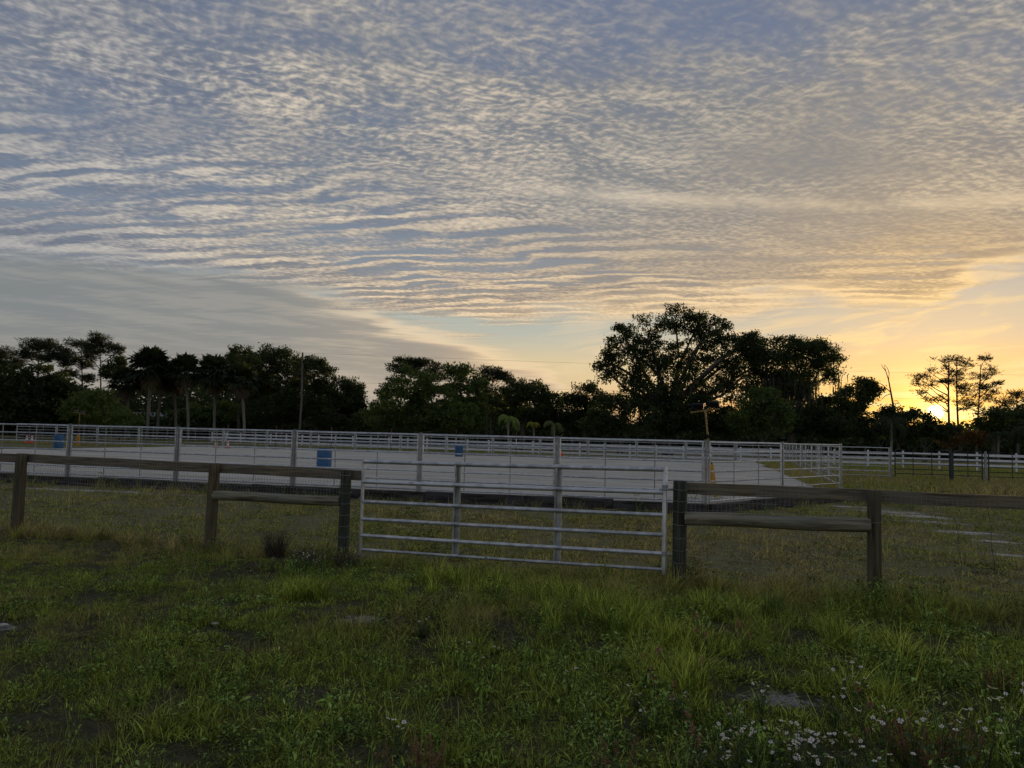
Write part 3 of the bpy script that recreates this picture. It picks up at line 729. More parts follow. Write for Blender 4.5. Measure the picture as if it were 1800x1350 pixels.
chain(gate, (-0.03, -0.03, 0.76), (0.13, -0.03, 0.72), 0.05, 9, 'latch_chain')
hb = MB(); hb.path([(GL - 0.06, -0.045, 1.02 + tilt * GL), (GL + 0.05, -0.045, 1.02 + tilt * GL)], 0.012, 8); hb.path([(GL, 0, 1.06), (GL, 0, 1.12)], 0.037, 12)
hb.path([(GL + 0.03, 0, 1.07), (GL + 0.09, 0, 1.07), (GL + 0.12, 0, 1.05)], 0.012, 8); hb.build('hinge', M['galv_post'], gate)
hb = MB(); hb.path([(GL, 0, 0.24), (GL, 0, 0.30)], 0.037, 12); hb.path([(GL + 0.03, 0, 0.27), (GL + 0.12, 0, 0.27)], 0.012, 8); hb.build('hinge', M['galv_post'], gate)
# ------------------------------------------------------------------ things in and round the arena
def light_stand(loc, rz, label, lean):
    t = thing('light_stand', label, 'light stand', loc, rz, 'yellow work light stands')
    for k in range(3):                                  # tripod legs folded in close
        a = k * 2.094 + 0.5; c_, s_ = math.cos(a), math.sin(a)
        b_ = MB(); b_.path([(0.12 * c_, 0.12 * s_, 0.01), (0.05 * c_ - lean * 0.86, 0.05 * s_, 0.92)], 0.040, 6)
        b_.box((0.10 * c_, 0.10 * s_, 0.012), (0.035, 0.035, 0.012)); b_.build('leg', M['yellow'], t)
    MB().path([(-lean * 0.10, 0, 0.12), (-lean * 0.98, 0, 0.98)], 0.038, 10).build('mast', M['yellow'], t)
    MB().path([(-lean * 0.86, 0, 0.86), (-lean * 1.00, 0, 1.00)], 0.06, 10).build('collar', M['black_plastic'], t)
    MB().path([(-lean * 0.98, 0, 0.98), (-lean * 1.7, 0, 1.70)], 0.030, 10).build('upper_mast', M['yellow_worn'], t)
    MB().path([(-lean * 1.64, 0, 1.64), (-lean * 1.74, 0, 1.74)], 0.034, 10).build('clamp', M['black_plastic'], t)
    MB().path([(-lean * 1.70, 0, 1.70), (-lean * 2.40, 0, 2.40)], 0.024, 10).build('upper_mast', M['yellow_worn'], t)
    tx = -lean * 2.42; sl = 0.16
    b_ = MB(); b_.path([(tx - 0.41, 0, 2.42 - 0.41 * sl), (tx + 0.41, 0, 2.42 + 0.41 * sl)], 0.021, 8); b_.box((tx, 0, 2.41), (0.04, 0.03, 0.03), 0, 0.006)
    for sgn in (-1, 1): b_.path([(tx + sgn * 0.42, 0, 2.42 + sgn * 0.42 * sl), (tx + sgn * 0.395, 0, 2.42 + sgn * 0.395 * sl)], 0.022, 8)
    b_.build('crossbar', M['yellow_worn'], t)
    for sgn in (-1, 1):
        cx = tx + sgn * 0.23; cz = 2.42 + sgn * 0.23 * sl + 0.14
        l_ = MB(); l_.add([(cx + x, y, cz + z) for x, y, z in [(-0.19, 0.02, -0.09), (0.19, 0.02, -0.09), (0.19, 0.02, 0.10), (-0.19, 0.02, 0.10), (-0.14, -0.10, -0.06), (0.14, -0.10, -0.06), (0.14, -0.10, 0.06), (-0.14, -0.10, 0.06)]],
                          [(0, 1, 2, 3), (7, 6, 5, 4), (0, 4, 5, 1), (1, 5, 6, 2), (2, 6, 7, 3), (3, 7, 4, 0)])
        for q in np.linspace(-0.1, 0.1, 5): l_.box((cx + q, -0.115, cz), (0.006, 0.02, 0.05))
        lamp = l_.build('lamp', M['black_plastic'], t, False)
        MB().box((cx, 0.026, cz), (0.16, 0.004, 0.07)).build('lens', M['glass_dark'], lamp, False)
        MB().path([(cx - sgn * 0.13, -0.03, cz + 0.03), (cx - sgn * 0.145, -0.05, cz - 0.06), (cx - sgn * 0.10, -0.05, cz - 0.12), (cx - sgn * 0.03, -0.02, cz - 0.135)], 0.009, 6).build('bracket', M['yellow'], lamp)
    return t
light_stand((5.78, 21.9, FZ), 0.1, 'yellow tripod light stand with two lamps at the near arena corner', 0.11)
p = at(137, 780, 58.0); light_stand((p.x, 58.0, FZ), math.pi + 0.2, 'far yellow light stand behind the left blue barrel', 0.0)

def barrel(px, Y, label):
    x = at(px, 780, Y).x; t = thing('blue_barrel', label, 'barrel', (x, Y, FZ - 0.01), random.uniform(0, 6), 'blue barrels set out in the arena')
    pr = [(0.262, 0.0), (0.283, 0.02), (0.288, 0.10), (0.288, 0.27), (0.300, 0.285), (0.300, 0.315), (0.288, 0.33), (0.288, 0.55), (0.300, 0.565), (0.300, 0.595), (0.288, 0.61), (0.288, 0.80), (0.278, 0.85), (0.268, 0.865), (0.275, 0.872), (0.275, 0.888), (0.262, 0.892), (0.255, 0.872)]
    MB().lathe(pr, 28).build('body', M['blue'], t)
    MB().lathe([(0.256, 0.862), (0.10, 0.868), (0.02, 0.869)], 24).build('lid', M['blue'], t)
    for a in (0.4, 0.4 + math.pi): MB().lathe([(0.032, 0.0), (0.032, 0.016), (0.026, 0.02)], 12, (0.17 * math.cos(a), 0.17 * math.sin(a), 0.868)).build('bung', M['blue'], t)
barrel(103, 50.0, 'blue plastic barrel standing at the left of the arena')
barrel(571, 30.5, 'nearest blue barrel, in the middle of the sand behind the wooden fence')
barrel(807.5, 54.0, 'blue barrel furthest back, beside a slalom pole')

def cone_parts(t):
    b_ = MB(); b_.box((0, 0, 0.018), (0.19, 0.19, 0.018), 0, 0.008); b_.build('base', M['orange'], t)
    MB().lathe([(0.135, 0.03), (0.125, 0.06), (0.036, 0.62), (0.03, 0.65), (0.022, 0.652)], 18).build('cone_body', M['orange'], t)
    MB().lathe([(0.099, 0.235), (0.073, 0.395)], 18, (0, 0, 0), False).build('white_band', M['white'], t)
    MB().lathe([(0.062, 0.465), (0.044, 0.575)], 18, (0, 0, 0), False).build('white_band', M['white'], t)
GC = 'traffic cones in the arena'
for px, Y, lab in ((47, 61.5, 'orange and white traffic cone left of its pair behind the left barrel'), (56, 61.5, 'orange and white traffic cone nearer the left blue barrel, right of its pair'),
                   (380, 61.5, 'orange traffic cone by the far fence, left of the first slalom pole'), (401, 60.5, 'orange traffic cone standing right at the foot of the first slalom pole')):
    t = thing('traffic_cone', lab, 'traffic cone', (at(px, 775, Y).x, Y, FZ - 0.01), random.uniform(0, 3), GC); cone_parts(t)
t = thing('traffic_cone', 'red traffic cone tipped over on the sand by the far fence', 'traffic cone', (at(988, 797, 59.5).x, 59.5, FZ + 0.17), 0.3, GC); cone_parts(t); t.rotation_euler = (0.1, -1.45, 0.3)

a0, a1 = at(404.5, 780, 62.5), at(907, 790, 59.0)
for k in range(6):
    f_ = [0, 0.175, 0.372, 0.58, 0.80, 1.0][k]; x = a0.x + (a1.x - a0.x) * f_; y = 61.9 + (58.6 - 61.9) * f_
    t = thing('slalom_pole', '%s slalom pole from the left, red white and blue on a black base' % ORD[k], 'pole', (x, y, FZ), 0, 'slalom poles in a row')
    MB().lathe([(0.20, 0.0), (0.19, 0.045), (0.06, 0.07), (0.04, 0.10), (0.03, 0.11)], 16).build('base', M['black_plastic'], t)
    MB().path([(0, 0, 0.05), (0, 0, 0.72)], 0.024, 8).build('pole_section', M['navy'], t)
    MB().path([(0, 0, 0.72), (0, 0, 1.34)], 0.024, 8).build('pole_section', M['white'], t)
    MB().path([(0, 0, 1.34), (0, 0, 1.88)], 0.024, 8).build('pole_section', M['dull_red'], t)

# rope and the small red fitting by the corner
pts = [on_ground(x, y, 0) for x, y in ((1040, 893), (1062, 897), (1085, 896), (1108, 894), (1130, 892), (1150, 889), (1168, 886), (1182, 884))]
pts = [Vector((q.x, q.y, float(gz(q.x, q.y)) + 0.025 + 0.16 * max(0, (i - 4) / 3.0) ** 1.5)) for i, q in enumerate(pts)]
tag(MB().path(pts, 0.011, 6).build('rope', M['rope']), 'tan rope lying on the grass behind the gate hinge end', 'rope')
q = on_ground(1254, 896, 0.0); gq = float(gz(q.x, q.y))
t = thing('water_spigot', 'small red and white water fitting by the timbers below the yellow stand', 'fitting', (q.x, q.y, gq))
b_ = MB(); b_.path([(0.0, 0, -0.02), (0.0, 0, 0.12)], 0.02, 8); b_.build('riser', M['red'], t)
b_ = MB(); b_.lathe([(0.03, 0.09), (0.045, 0.11), (0.045, 0.19), (0.03, 0.21)], 12); b_.build('valve_body', M['red'], t)
b_ = MB(); b_.path([(0.03, 0, 0.13), (0.07, 0, 0.13), (0.085, 0, 0.10), (0.085, 0, 0.0)], 0.017, 8); b_.build('elbow_pipe', M['white'], t)

# utility pole and its lines
q = at(526, 753, 96.0); top = at(532, 621, 96.0)
t = thing('utility_pole', 'bare wooden utility pole standing in front of the dark oaks', 'utility pole', (q.x, q.y, 0))
MB().path([(0, 0, -0.5), (0.15, 0, 5.5), (top.x - q.x, 0, top.z)], [0.17, 0.15, 0.12], 12).build('pole', M['pole'], t)
b_ = MB(); b_.lathe([(0.03, 0.0), (0.06, 0.04), (0.04, 0.08), (0.06, 0.12), (0.03, 0.16)], 10, (top.x - q.x, 0, top.z - 0.02)); b_.build('insulator', M['black_plastic'], t)
b_ = MB(); b_.path([(0.28, -0.14, top.z - 1.1), (0.28, -0.34, top.z - 1.0)], 0.03, 6); b_.lathe([(0.10, -0.30), (0.11, 0.0), (0.05, 0.05)], 10, (0.28, -0.34, top.z - 1.0)); b_.build('fitting', M['black_plastic'], t)
def span(z0, zsag, name, label):
    pts = [Vector((top.x, 96, z0)) + Vector((1.24, -0.06, 0)) * s + Vector((0, 0, -zsag * math.sin(math.pi * s / 130.0))) for s in range(0, 131, 5)]
    pts = [Vector((top.x, 96, z0)) + Vector((-1.24, 0.06, 0)) * s + Vector((0, 0, -zsag * math.sin(math.pi * s / 60.0))) for s in range(60, 0, -5)] + pts
    tag(MB().path(pts, 0.009, 4, False).build(name, M['wire_dark']), label, 'wire')
span(top.z + 0.05, 0.9, 'overhead_wire', 'upper thin overhead wire running from the utility pole across the sky')
span(top.z - 3.5, 0.5, 'overhead_wire', 'lower overhead wire crossing the gap between the trees')

# pale house seen between the palm trunks
q = at(280, 750, 118.0)
hs = thing('house', 'small pale house glimpsed between the palm trunks', 'house', (q.x, 118, 0), -0.15)
MB().box((0, 0, 1.35), (4.2, 2.8, 1.4)).build('wall', M['house_wall'], hs, False)
rf = MB(); rf.add([(-4.7, -3.3, 2.70), (4.7, -3.3, 2.70), (4.7, 0, 3.75), (-4.7, 0, 3.75), (4.7, 3.3, 2.70), (-4.7, 3.3, 2.70), (-4.7, -3.3, 2.84), (4.7, -3.3, 2.84), (4.7, 0, 3.89), (-4.7, 0, 3.89), (4.7, 3.3, 2.84), (-4.7, 3.3, 2.84)],
    [(0, 3, 2, 1), (3, 5, 4, 2), (6, 7, 8, 9), (9, 8, 10, 11), (0, 1, 7, 6), (5, 11, 10, 4), (0, 6, 9, 3), (3, 9, 11, 5), (1, 2, 8, 7), (2, 4, 10, 8)]); rf.build('roof', M['house_roof'], hs, False)
for wx in (-2.4, 2.4):
    w_ = MB(); w_.box((wx, -2.83, 1.5), (0.55, 0.03, 0.6)); wo_ = w_.build('window', M['white'], hs, False)
    MB().box((wx, -2.87, 1.5), (0.47, 0.012, 0.52)).build('pane', M['glass_dark'], wo_, False)
MB().box((0.2, -2.83, 1.0), (0.48, 0.03, 1.0)).build('door', M['white'], hs, False)
# ------------------------------------------------------------------ trees
def diamonds(C, size, aspect, rg, up=0.3, dirs=None, droop=0.0):
    """one leaf-sized diamond for each centre"""
    n = len(C); A = rg.normal(size=(n, 3)) if dirs is None else dirs + rg.normal(size=(n, 3)) * 0.25
    A[:, 2] -= droop
    A /= np.linalg.norm(A, axis=1, keepdims=True) + 1e-9
    Nn = rg.normal(size=(n, 3)); Nn[:, 2] += up
    B = np.cross(A, Nn); B /= np.linalg.norm(B, axis=1, keepdims=True) + 1e-9
    s = np.asarray(size)[:, None]
    V = np.stack([C - A * s, C - A * s * 0.1 + B * s * aspect, C + A * s, C - A * s * 0.1 - B * s * aspect], 1).reshape(-1, 3)
    F = np.arange(4 * n).reshape(n, 4); return V, F
def clumps(blobs, spacing, rg, inner=0.5, flat=0.8):
    out = []; own = []
    for bi, (cx, cy, cz, rx, ry, rz_) in enumerate(blobs):
        n = int(4 * math.pi * ((rx * ry) ** 1.6 / 3 + (rx * rz_) ** 1.6 / 3 + (ry * rz_) ** 1.6 / 3) ** (1 / 1.6) / (spacing * spacing) * 0.9) + 3
        d = rg.normal(size=(n, 3)); d /= np.linalg.norm(d, axis=1, keepdims=True)
        r = inner + (1 - inner) * rg.random(n) ** 0.6; r *= 1 + rg.normal(size=n) * 0.06
        P = np.array([cx, cy, cz]) + d * r[:, None] * np.array([rx, ry, rz_])
        keep = np.ones(n, bool)
        for bj, q in enumerate(blobs):
            if bj == bi: continue
            e = ((P - np.array(q[:3])) / np.array(q[3:])); keep &= (np.sum(e * e, 1) > 0.30)
        out.append(P[keep]); own += [bi] * int(keep.sum())
    return np.concatenate(out), np.array(own)
def limb(b_, p0, p1, r0, r1, rg, n=6, seg=6, wob=0.06, arch=0.0):
    p0, p1 = Vector(p0), Vector(p1); L = (p1 - p0).length; pts = []; rad = []
    o1 = Vector(rg.normal(size=3)) * wob * L
    for i in range(n + 1):
        t = i / n; p = p0.lerp(p1, t) + o1 * math.sin(math.pi * t) + Vector((0, 0, arch * L * math.sin(math.pi * t))); pts.append(p); rad.append(r0 + (r1 - r0) * t)
    b_.path(pts, rad, seg, False); return pts
def px_blobs(Y, L, depth=0.85):
    k = Y / FPX; out = []
    for (px, py, rx, ry) in L:
        p = at(px, py, Y); out.append((p.x, p.y + random.uniform(-0.35, 0.35) * rx * k, p.z, rx * k, rx * k * depth, ry * k))
    return out
def broadleaf(name, label, Y, base_px, blobs_px, mat, leaf=0.17, spacing=0.85, per=50, sig=0.38, trunk=0.3, seed=1, cat='tree', group=None, twigs=0.5, asp=0.45, moss=None, fork=0.35, inner=0.5, wisps=0, stems=1):
    rg = np.random.default_rng(seed); B = px_blobs(Y, blobs_px)
    bx = at(base_px, 770, Y).x
    t = thing(name, label, cat, (bx, Y, 0), 0, group)
    O = np.array([bx, Y, 0.0])
    top = max(b[2] for b in B); low = min(b[2] - b[5] for b in B)
    tb = MB(); fz = max(0.6, min(low + 0.5, top * fork)); 
    for sidx in range(stems):
        off = Vector((rg.uniform(-1, 1) * trunk * 3, rg.uniform(-1, 1) * trunk * 2, 0)) * (1 if stems > 1 else 0)
        limb(tb, off + Vector((0, 0, -0.3)), off * 1.6 + Vector((rg.uniform(-.3, .3), 0, fz)), trunk * 1.25, trunk * 0.85, rg, 5, 9, 0.03)
    C, own = clumps(B, spacing, rg, inner)
    cen = {}
    for i, b in enumerate(B):
        c = Vector((b[0] - O[0], b[1] - O[1], b[2] - b[5] * 0.25)); cen[i] = c
        limb(tb, (rg.uniform(-.15, .15), rg.uniform(-.1, .1), fz * rg.uniform(0.8, 1.0)), c, trunk * 0.55, trunk * 0.16, rg, 7, 6, 0.07, 0.05)
    sel = rg.random(len(C)) < twigs
    for p, o in zip(C[sel], own[sel]):
        q = Vector(p - O); limb(tb, cen[o].lerp(q, 0.12), q, trunk * 0.10 + 0.012, 0.010, rg, 3, 3, 0.08, 0.04)
    if wisps:                                           # thin sprays standing out of the crown
        for _ in range(wisps):
            b = B[rg.integers(len(B))]; a = rg.uniform(0.15, math.pi - 0.15); ln = rg.uniform(1.02, 1.28)
            p = np.array([b[0] + b[3] * math.cos(a) * ln, b[1] + rg.uniform(-.5, .5) * b[4], b[2] + b[5] * math.sin(a) * ln])
            q0 = Vector((b[0] - O[0] + b[3] * 0.5 * math.cos(a), b[1] - O[1], b[2] + b[5] * 0.5 * math.sin(a)))
            pts = limb(tb, q0, Vector(p - O), 0.03, 0.008, rg, 4, 3, 0.06)
            C = np.concatenate([C, np.array([np.array(v_) + O for v_ in pts[2:]])])
    tb.build('trunk', M['bark'], t)
    n = len(C); cnt = np.maximum(4, (per * rg.uniform(0.45, 1.4, n))).astype(int)
    idx = np.repeat(np.arange(n), cnt); P = C[idx] + np.clip(rg.normal(size=(len(idx), 3)), -1.5, 1.5) * np.array([sig, sig, sig * 0.62]) * rg.uniform(0.7, 1.25, n)[idx][:, None]
    V, F = diamonds(P - O, leaf * rg.uniform(0.6, 1.3, len(P)), asp, rg)
    cr = link('crown', np_mesh('crown', V, F, mat), t)
    if moss:
        mb_c = [C[rg.integers(len(C))] for _ in range(moss[0])]; VV = []; FF = []; o = 0
        for c in mb_c:
            if moss[1] is not None and not (moss[1][0] < c[2] < moss[1][1]): continue
            for _ in range(9):
                p = c - O + rg.normal(size=3) * 0.45; ln = rg.uniform(0.7, 2.3); w_ = rg.uniform(0.03, 0.08); a = rg.uniform(0, 3.14); dx_, dy_ = w_ * math.cos(a), w_ * math.sin(a)
                VV += [(p[0] - dx_, p[1] - dy_, p[2]), (p[0] + dx_, p[1] + dy_, p[2]), (p[0] + dx_ * .5 + rg.normal() * .05, p[1] + dy_ * .5, p[2] - ln * .6), (p[0] + rg.normal() * .06, p[1], p[2] - ln)]; FF.append((o, o + 1, o + 2, o + 3)); o += 4
        if FF: link('moss', np_mesh('moss', np.array(VV), np.array(FF), M['moss']), t)['kind'] = 'stuff'
    return t
def needles(C, rg, per, sig, leaf, mat, O, par, asp=0.17, flat=0.5):
    n = len(C); cnt = np.maximum(6, (per * rg.uniform(0.5, 1.4, n))).astype(int); idx = np.repeat(np.arange(n), cnt)
    D = np.clip(rg.normal(size=(len(idx), 3)), -1.4, 1.4) * np.array([1, 1, flat]); P = C[idx] + D * sig * rg.uniform(0.7, 1.3, n)[idx][:, None]
    dirs = D / (np.linalg.norm(D, axis=1, keepdims=True) + 1e-9); dirs[:, 2] += 0.35
    V, F = diamonds(P - O, leaf * rg.uniform(0.7, 1.3, len(P)), asp, rg, 0.2, dirs)
    return link('crown', np_mesh('crown', V, F, mat), par)
def pine(label, Y, base_px, top_px, plates, seed, trunk=0.17, per=46, sig=0.42, group='tall pines', leaf=0.26, dens=1.0):
    """plates: px, py, rx, ry of each needle mass; the trunk runs from base to top"""
    rg = np.random.default_rng(seed); k = Y / FPX
    bx = at(base_px, 770, Y).x; tp = at(top_px[0], top_px[1], Y)
    t = thing('pine_tree', label, 'tree', (bx, Y, 0), 0, group); O = np.array([bx, Y, 0.0]); tb = MB()
    trunk_pts = limb(tb, (0, 0, -0.3), (tp.x - bx, 0, tp.z), trunk, trunk * 0.25, rg, 10, 8, 0.012)
    Cs = []
    for (px, py, rx, ry) in plates:
        p = at(px, py, Y); off = rg.uniform(-0.6, 0.6) * rx * k; c = np.array([p.x, Y + off, p.z]); R3 = np.array([rx * k, rx * k * 0.8, ry * k])
        hz_ = max(1.0, p.z - 0.45 * abs(p.x - bx) - 0.7); f_ = min(0.97, hz_ / tp.z); j = f_ * 10; i0 = int(min(j, 9)); start = trunk_pts[i0].lerp(trunk_pts[i0 + 1], j - i0)
        end = Vector(c - O) + Vector((0, 0, -R3[2] * 0.5)); limb(tb, start, end, trunk * 0.42, trunk * 0.14, rg, 6, 5, 0.07, -0.04)
        n = max(7, int(R3[0] * R3[2] * 8.0 * dens / (sig * sig * 2.4)))
        d = rg.normal(size=(n, 3)); d /= np.linalg.norm(d, axis=1, keepdims=True); q = c + d * (rg.random(n) ** 0.45)[:, None] * R3
        q[:, 2] = np.maximum(q[:, 2], c[2] - R3[2] * 0.75); Cs.append(q)
        for w_ in q[rg.random(n) < 0.6]: limb(tb, end, Vector(w_ - O), 0.028, 0.010, rg, 3, 3, 0.08)
    tb.build('trunk', M['bark'], t); needles(np.concatenate(Cs), rg, per, sig, leaf, M['pine'], O, t)
    return t
def fan_palm(label, Y, base_px, crown_px, crown_py, r_px, seed, nleaf=64, group='cabbage palms', dead=10, trunk_r=0.17):
    rg = np.random.default_rng(seed); k = Y / FPX; b0 = at(base_px, 770, Y); c = at(crown_px, crown_py, Y); Rr = r_px * k
    t = thing('fan_palm', label, 'palm', (b0.x, Y, 0), 0, group); tb = MB()
    top = Vector((c.x - b0.x, 0, c.z - Rr * 0.15)); n = 14; pts = [Vector((top.x * (i / n) ** 1.6, 0, -0.3 + (top.z + 0.3) * i / n)) for i in range(n + 1)]
    tb.path(pts, [trunk_r * (1.25 if i == 0 else 1.0) * (1 + 0.06 * math.sin(i * 2.3)) for i in range(n + 1)], 10)
    for i in range(26):                                 # old leaf bases under the crown
        a = rg.uniform(0, 6.28); h = top.z - rg.uniform(0.0, 1.3); p = Vector((top.x + trunk_r * math.cos(a), trunk_r * math.sin(a), h)); tb.path([p, p + Vector((0.22 * math.cos(a), 0.22 * math.sin(a), 0.28))], [0.05, 0.03], 4)
    tb.build('trunk', M['palm_bark'], t)
    def fans(cnt, el_lo, el_hi, mat, nm, lenf):
        V = []; F = []; o = 0
        for i in range(cnt):
            a = rg.uniform(0, 6.283); e = rg.uniform(el_lo, el_hi); d = np.array([math.cos(a) * math.cos(e), math.sin(a) * math.cos(e), math.sin(e)])
            side = np.cross(d, [0, 0, 1.0]); side /= np.linalg.norm(side) + 1e-9; nrm = np.cross(side, d)
            pl = Rr * lenf * rg.uniform(0.38, 0.55); bl = Rr * lenf * rg.uniform(0.50, 0.68); hub = np.array(top) + d * pl - np.array([0, 0, 0.12 * pl * math.cos(e)])
            w0 = side * 0.02; V += [np.array(top) - w0, np.array(top) + w0, hub + w0, hub - w0]; F.append((o, o + 1, o + 2, o + 3)); o += 4
            for sg in range(15):
                th = -1.75 + 3.5 * sg / 14; q = d * math.cos(th) + side * math.sin(th); q = q + nrm * (0.18 * abs(math.sin(th)))
                l_ = bl * (1 - 0.18 * abs(th) / 1.75) * rg.uniform(0.85, 1.1); mid_ = hub + q * l_ * 0.55; tip = hub + q * l_ - np.array([0, 0, l_ * rg.uniform(0.12, 0.5)]); wv = np.cross(q, nrm); wv = wv / (np.linalg.norm(wv) + 1e-9) * l_ * 0.085
                V += [hub, mid_ + wv, tip, mid_ - wv]; F.append((o, o + 1, o + 2, o + 3)); o += 4
        link(nm, np_mesh(nm, np.array(V), np.array(F), mat), t)
    fans(nleaf, -0.45, 1.45, M['palm'], 'crown', 1.0)
    if dead: fans(dead, -1.5, -0.7, M['dead'], 'dead_fronds', 0.8)
    return t
def feather_palm(label, Y, base_px, crown_px, crown_py, r_px, seed, mat, nfr=9, group='young feather palms', trunk_r=0.10):
    rg = np.random.default_rng(seed); k = Y / FPX; b0 = at(base_px, 770, Y); c = at(crown_px, crown_py, Y); Rr = r_px * k
    t = thing('feather_palm', label, 'palm', (b0.x, Y, 0), 0, group); top = Vector((c.x - b0.x, 0, c.z))
    MB().path([(0, 0, -0.2), (top.x * 0.3, 0, top.z * 0.5), (top.x, 0, top.z)], [trunk_r * 1.2, trunk_r, trunk_r * 0.75], 9).build('trunk', M['palm_bark'], t)
    V = []; F = []; o = 0
    for i in range(nfr):
        a = 6.283 * i / nfr + rg.uniform(-.25, .25); e0 = rg.uniform(0.5, 1.4); d = np.array([math.cos(a), math.sin(a), 0]); side = np.array([-d[1], d[0], 0]); L = Rr * rg.uniform(1.1, 1.75); p = np.array(top); n = 22; e = e0
        for j in range(n):
            e -= (0.125 + 0.02 * j / n) * rg.uniform(0.8, 1.2) ; st_ = (d * math.cos(e) + np.array([0, 0, math.sin(e)])) * L / n; q = p + st_
            w_ = side * 0.022 * (1 - j / n * 0.7); V += [p - w_, p + w_, q + w_, q - w_]; F.append((o, o + 1, o + 2, o + 3)); o += 4
            if j > 2:
                ll = L * 0.30 * math.sin(math.pi * min(1, (j + 1) / (n + 2))) ** 0.6
                for sgn in (-1, 1):
                    for sub in ((0.0, 0.5) if j % 3 else (0.25,)):
                        r0 = p + st_ * sub; tip = r0 + side * sgn * ll * rg.uniform(0.25, 0.55) + st_ * 1.4 - np.array([0, 0, ll * rg.uniform(0.5, 1.15)]); md = (r0 + tip) / 2 + np.array([0, 0, ll * 0.14]); wv = st_ / (np.linalg.norm(st_) + 1e-9) * 0.035
                        V += [r0, md + wv, tip, md - wv]; F.append((o, o + 1, o + 2, o + 3)); o += 4
            p = q
    link('crown', np_mesh('crown', np.array(V), np.array(F), mat), t); return t

# --- left woods: pines behind, palms, round oaks and undergrowth in front
pine('flat-topped pine at the left edge of the picture', 112, 8, (8, 618), [(6, 622, 26, 13), (-12, 640, 26, 12), (28, 640, 18, 10), (12, 652, 14, 7)], 21)
pine('wide umbrella-crowned pine, second from the left edge', 108, 72, (70, 600), [(70, 606, 38, 13), (45, 622, 22, 12), (98, 622, 18, 11), (30, 634, 14, 7), (84, 630, 20, 8), (108, 630, 9, 7)], 22, 0.22)
pine('slim pine with a leaning branch left of the tallest left pine', 110, 146, (142, 608), [(138, 604, 16, 8), (150, 616, 14, 8), (120, 622, 16, 8), (135, 632, 22, 9), (155, 640, 14, 8), (125, 655, 18, 8), (150, 665, 16, 9), (115, 640, 12, 6)], 23)
pine('tallest of the left pines with a rounded top and bare trunk', 106, 173, (175, 592), [(175, 594, 22, 8), (162, 606, 18, 9), (190, 606, 16, 8), (172, 618, 22, 8), (204, 618, 9, 5), (158, 628, 12, 6), (188, 648, 8, 4), (206, 613, 8, 5)], 24, 0.17)
broadleaf('broadleaf_tree', 'small rounded tree between the tallest pine and the palms', 104, 205, [(205, 640, 14, 12), (198, 655, 16, 10), (212, 652, 12, 12)], M['oak'], seed=25, leaf=0.20, spacing=0.8, trunk=0.14)
broadleaf('broadleaf_tree', 'big rounded dark tree filling the left edge below the pines', 92, 40, [(20, 690, 55, 38), (75, 680, 50, 40), (50, 720, 80, 34), (110, 710, 44, 36), (-15, 715, 50, 40)], M['oak'], seed=26, leaf=0.24, spacing=0.95, trunk=0.28)
broadleaf('undergrowth_bush', 'leafy bush right of the big dark tree on the left', 90, 165, [(150, 722, 36, 30), (190, 730, 34, 26), (170, 700, 26, 20)], M['green'], seed=27, leaf=0.165, trunk=0.08, cat='bush', stems=3, fork=0.3)
broadleaf('undergrowth_bush', 'brownish leafy bush at the foot of the first palm', 88, 206, [(205, 738, 24, 18), (228, 742, 22, 14)], M['green'], seed=28, leaf=0.18, trunk=0.06, cat='bush', stems=3)
fan_palm('short fan palm, leftmost of the palm row', 96, 226, 222, 668, 36, 31)
fan_palm('tall fan palm with a thick leaning trunk and dead fronds', 95, 258, 266, 640, 44, 32, 80, trunk_r=0.20)
fan_palm('fan palm crowded behind the thick-trunked palm', 99, 276, 284, 655, 34, 33)
fan_palm('fan palm with a bare straight trunk in the middle of the palm row', 95, 331, 326, 648, 38, 34, 70)
fan_palm('low fan palm half hidden behind the bare straight palm trunk', 99, 309, 306, 668, 28, 35)
fan_palm('broad fan palm on the right of the palm row', 97, 376, 378, 652, 44, 36, 80)
fan_palm('rightmost fan palm with a pale trunk against the oaks', 94, 430, 424, 664, 36, 37, 64)
broadleaf('broadleaf_tree', 'tall tree with thin top sprays behind the right palms', 108, 420, [(420, 640, 26, 26), (440, 660, 30, 30), (400, 665, 25, 25)], M['oak'], seed=41, wisps=26, leaf=0.18, trunk=0.2)
broadleaf('oak_tree', 'high dark oak right of the palms with a knobbly top', 104, 490, [(482, 624, 26, 18), (508, 640, 28, 20), (460, 648, 34, 30), (500, 670, 45, 32), (455, 690, 42, 34)], M['oak'], seed=42, leaf=0.165, wisps=10, trunk=0.32)
broadleaf('oak_tree', 'broad sloping oak behind the utility pole with feathery edge', 100, 560, [(550, 662, 36, 30), (585, 690, 36, 30), (540, 705, 55, 36), (610, 705, 26, 26), (480, 725, 55, 28), (590, 728, 46, 26), (560, 648, 18, 14)], M['oak'], seed=43, leaf=0.165, wisps=34, trunk=0.3)
broadleaf('broadleaf_tree', 'small feathery tree at the right end of the sloping oak', 101, 625, [(624, 692, 14, 14), (630, 712, 14, 18), (616, 728, 22, 20)], M['oak'], seed=44, leaf=0.17, wisps=12, trunk=0.12, spacing=0.75)
broadleaf('undergrowth_bush', 'low bush between the sloping oak and the green tree', 96, 655, [(648, 738, 24, 16), (668, 730, 16, 18)], M['oak'], seed=45, leaf=0.18, trunk=0.06, cat='bush', stems=3)
broadleaf('undergrowth_bush', 'bush under the palm row hiding the house', 112, 310, [(255, 742, 16, 10), (308, 736, 18, 14), (345, 730, 30, 20), (390, 728, 34, 22), (430, 735, 30, 20)], M['green'], seed=46, leaf=0.22, trunk=0.07, cat='bush', stems=4)
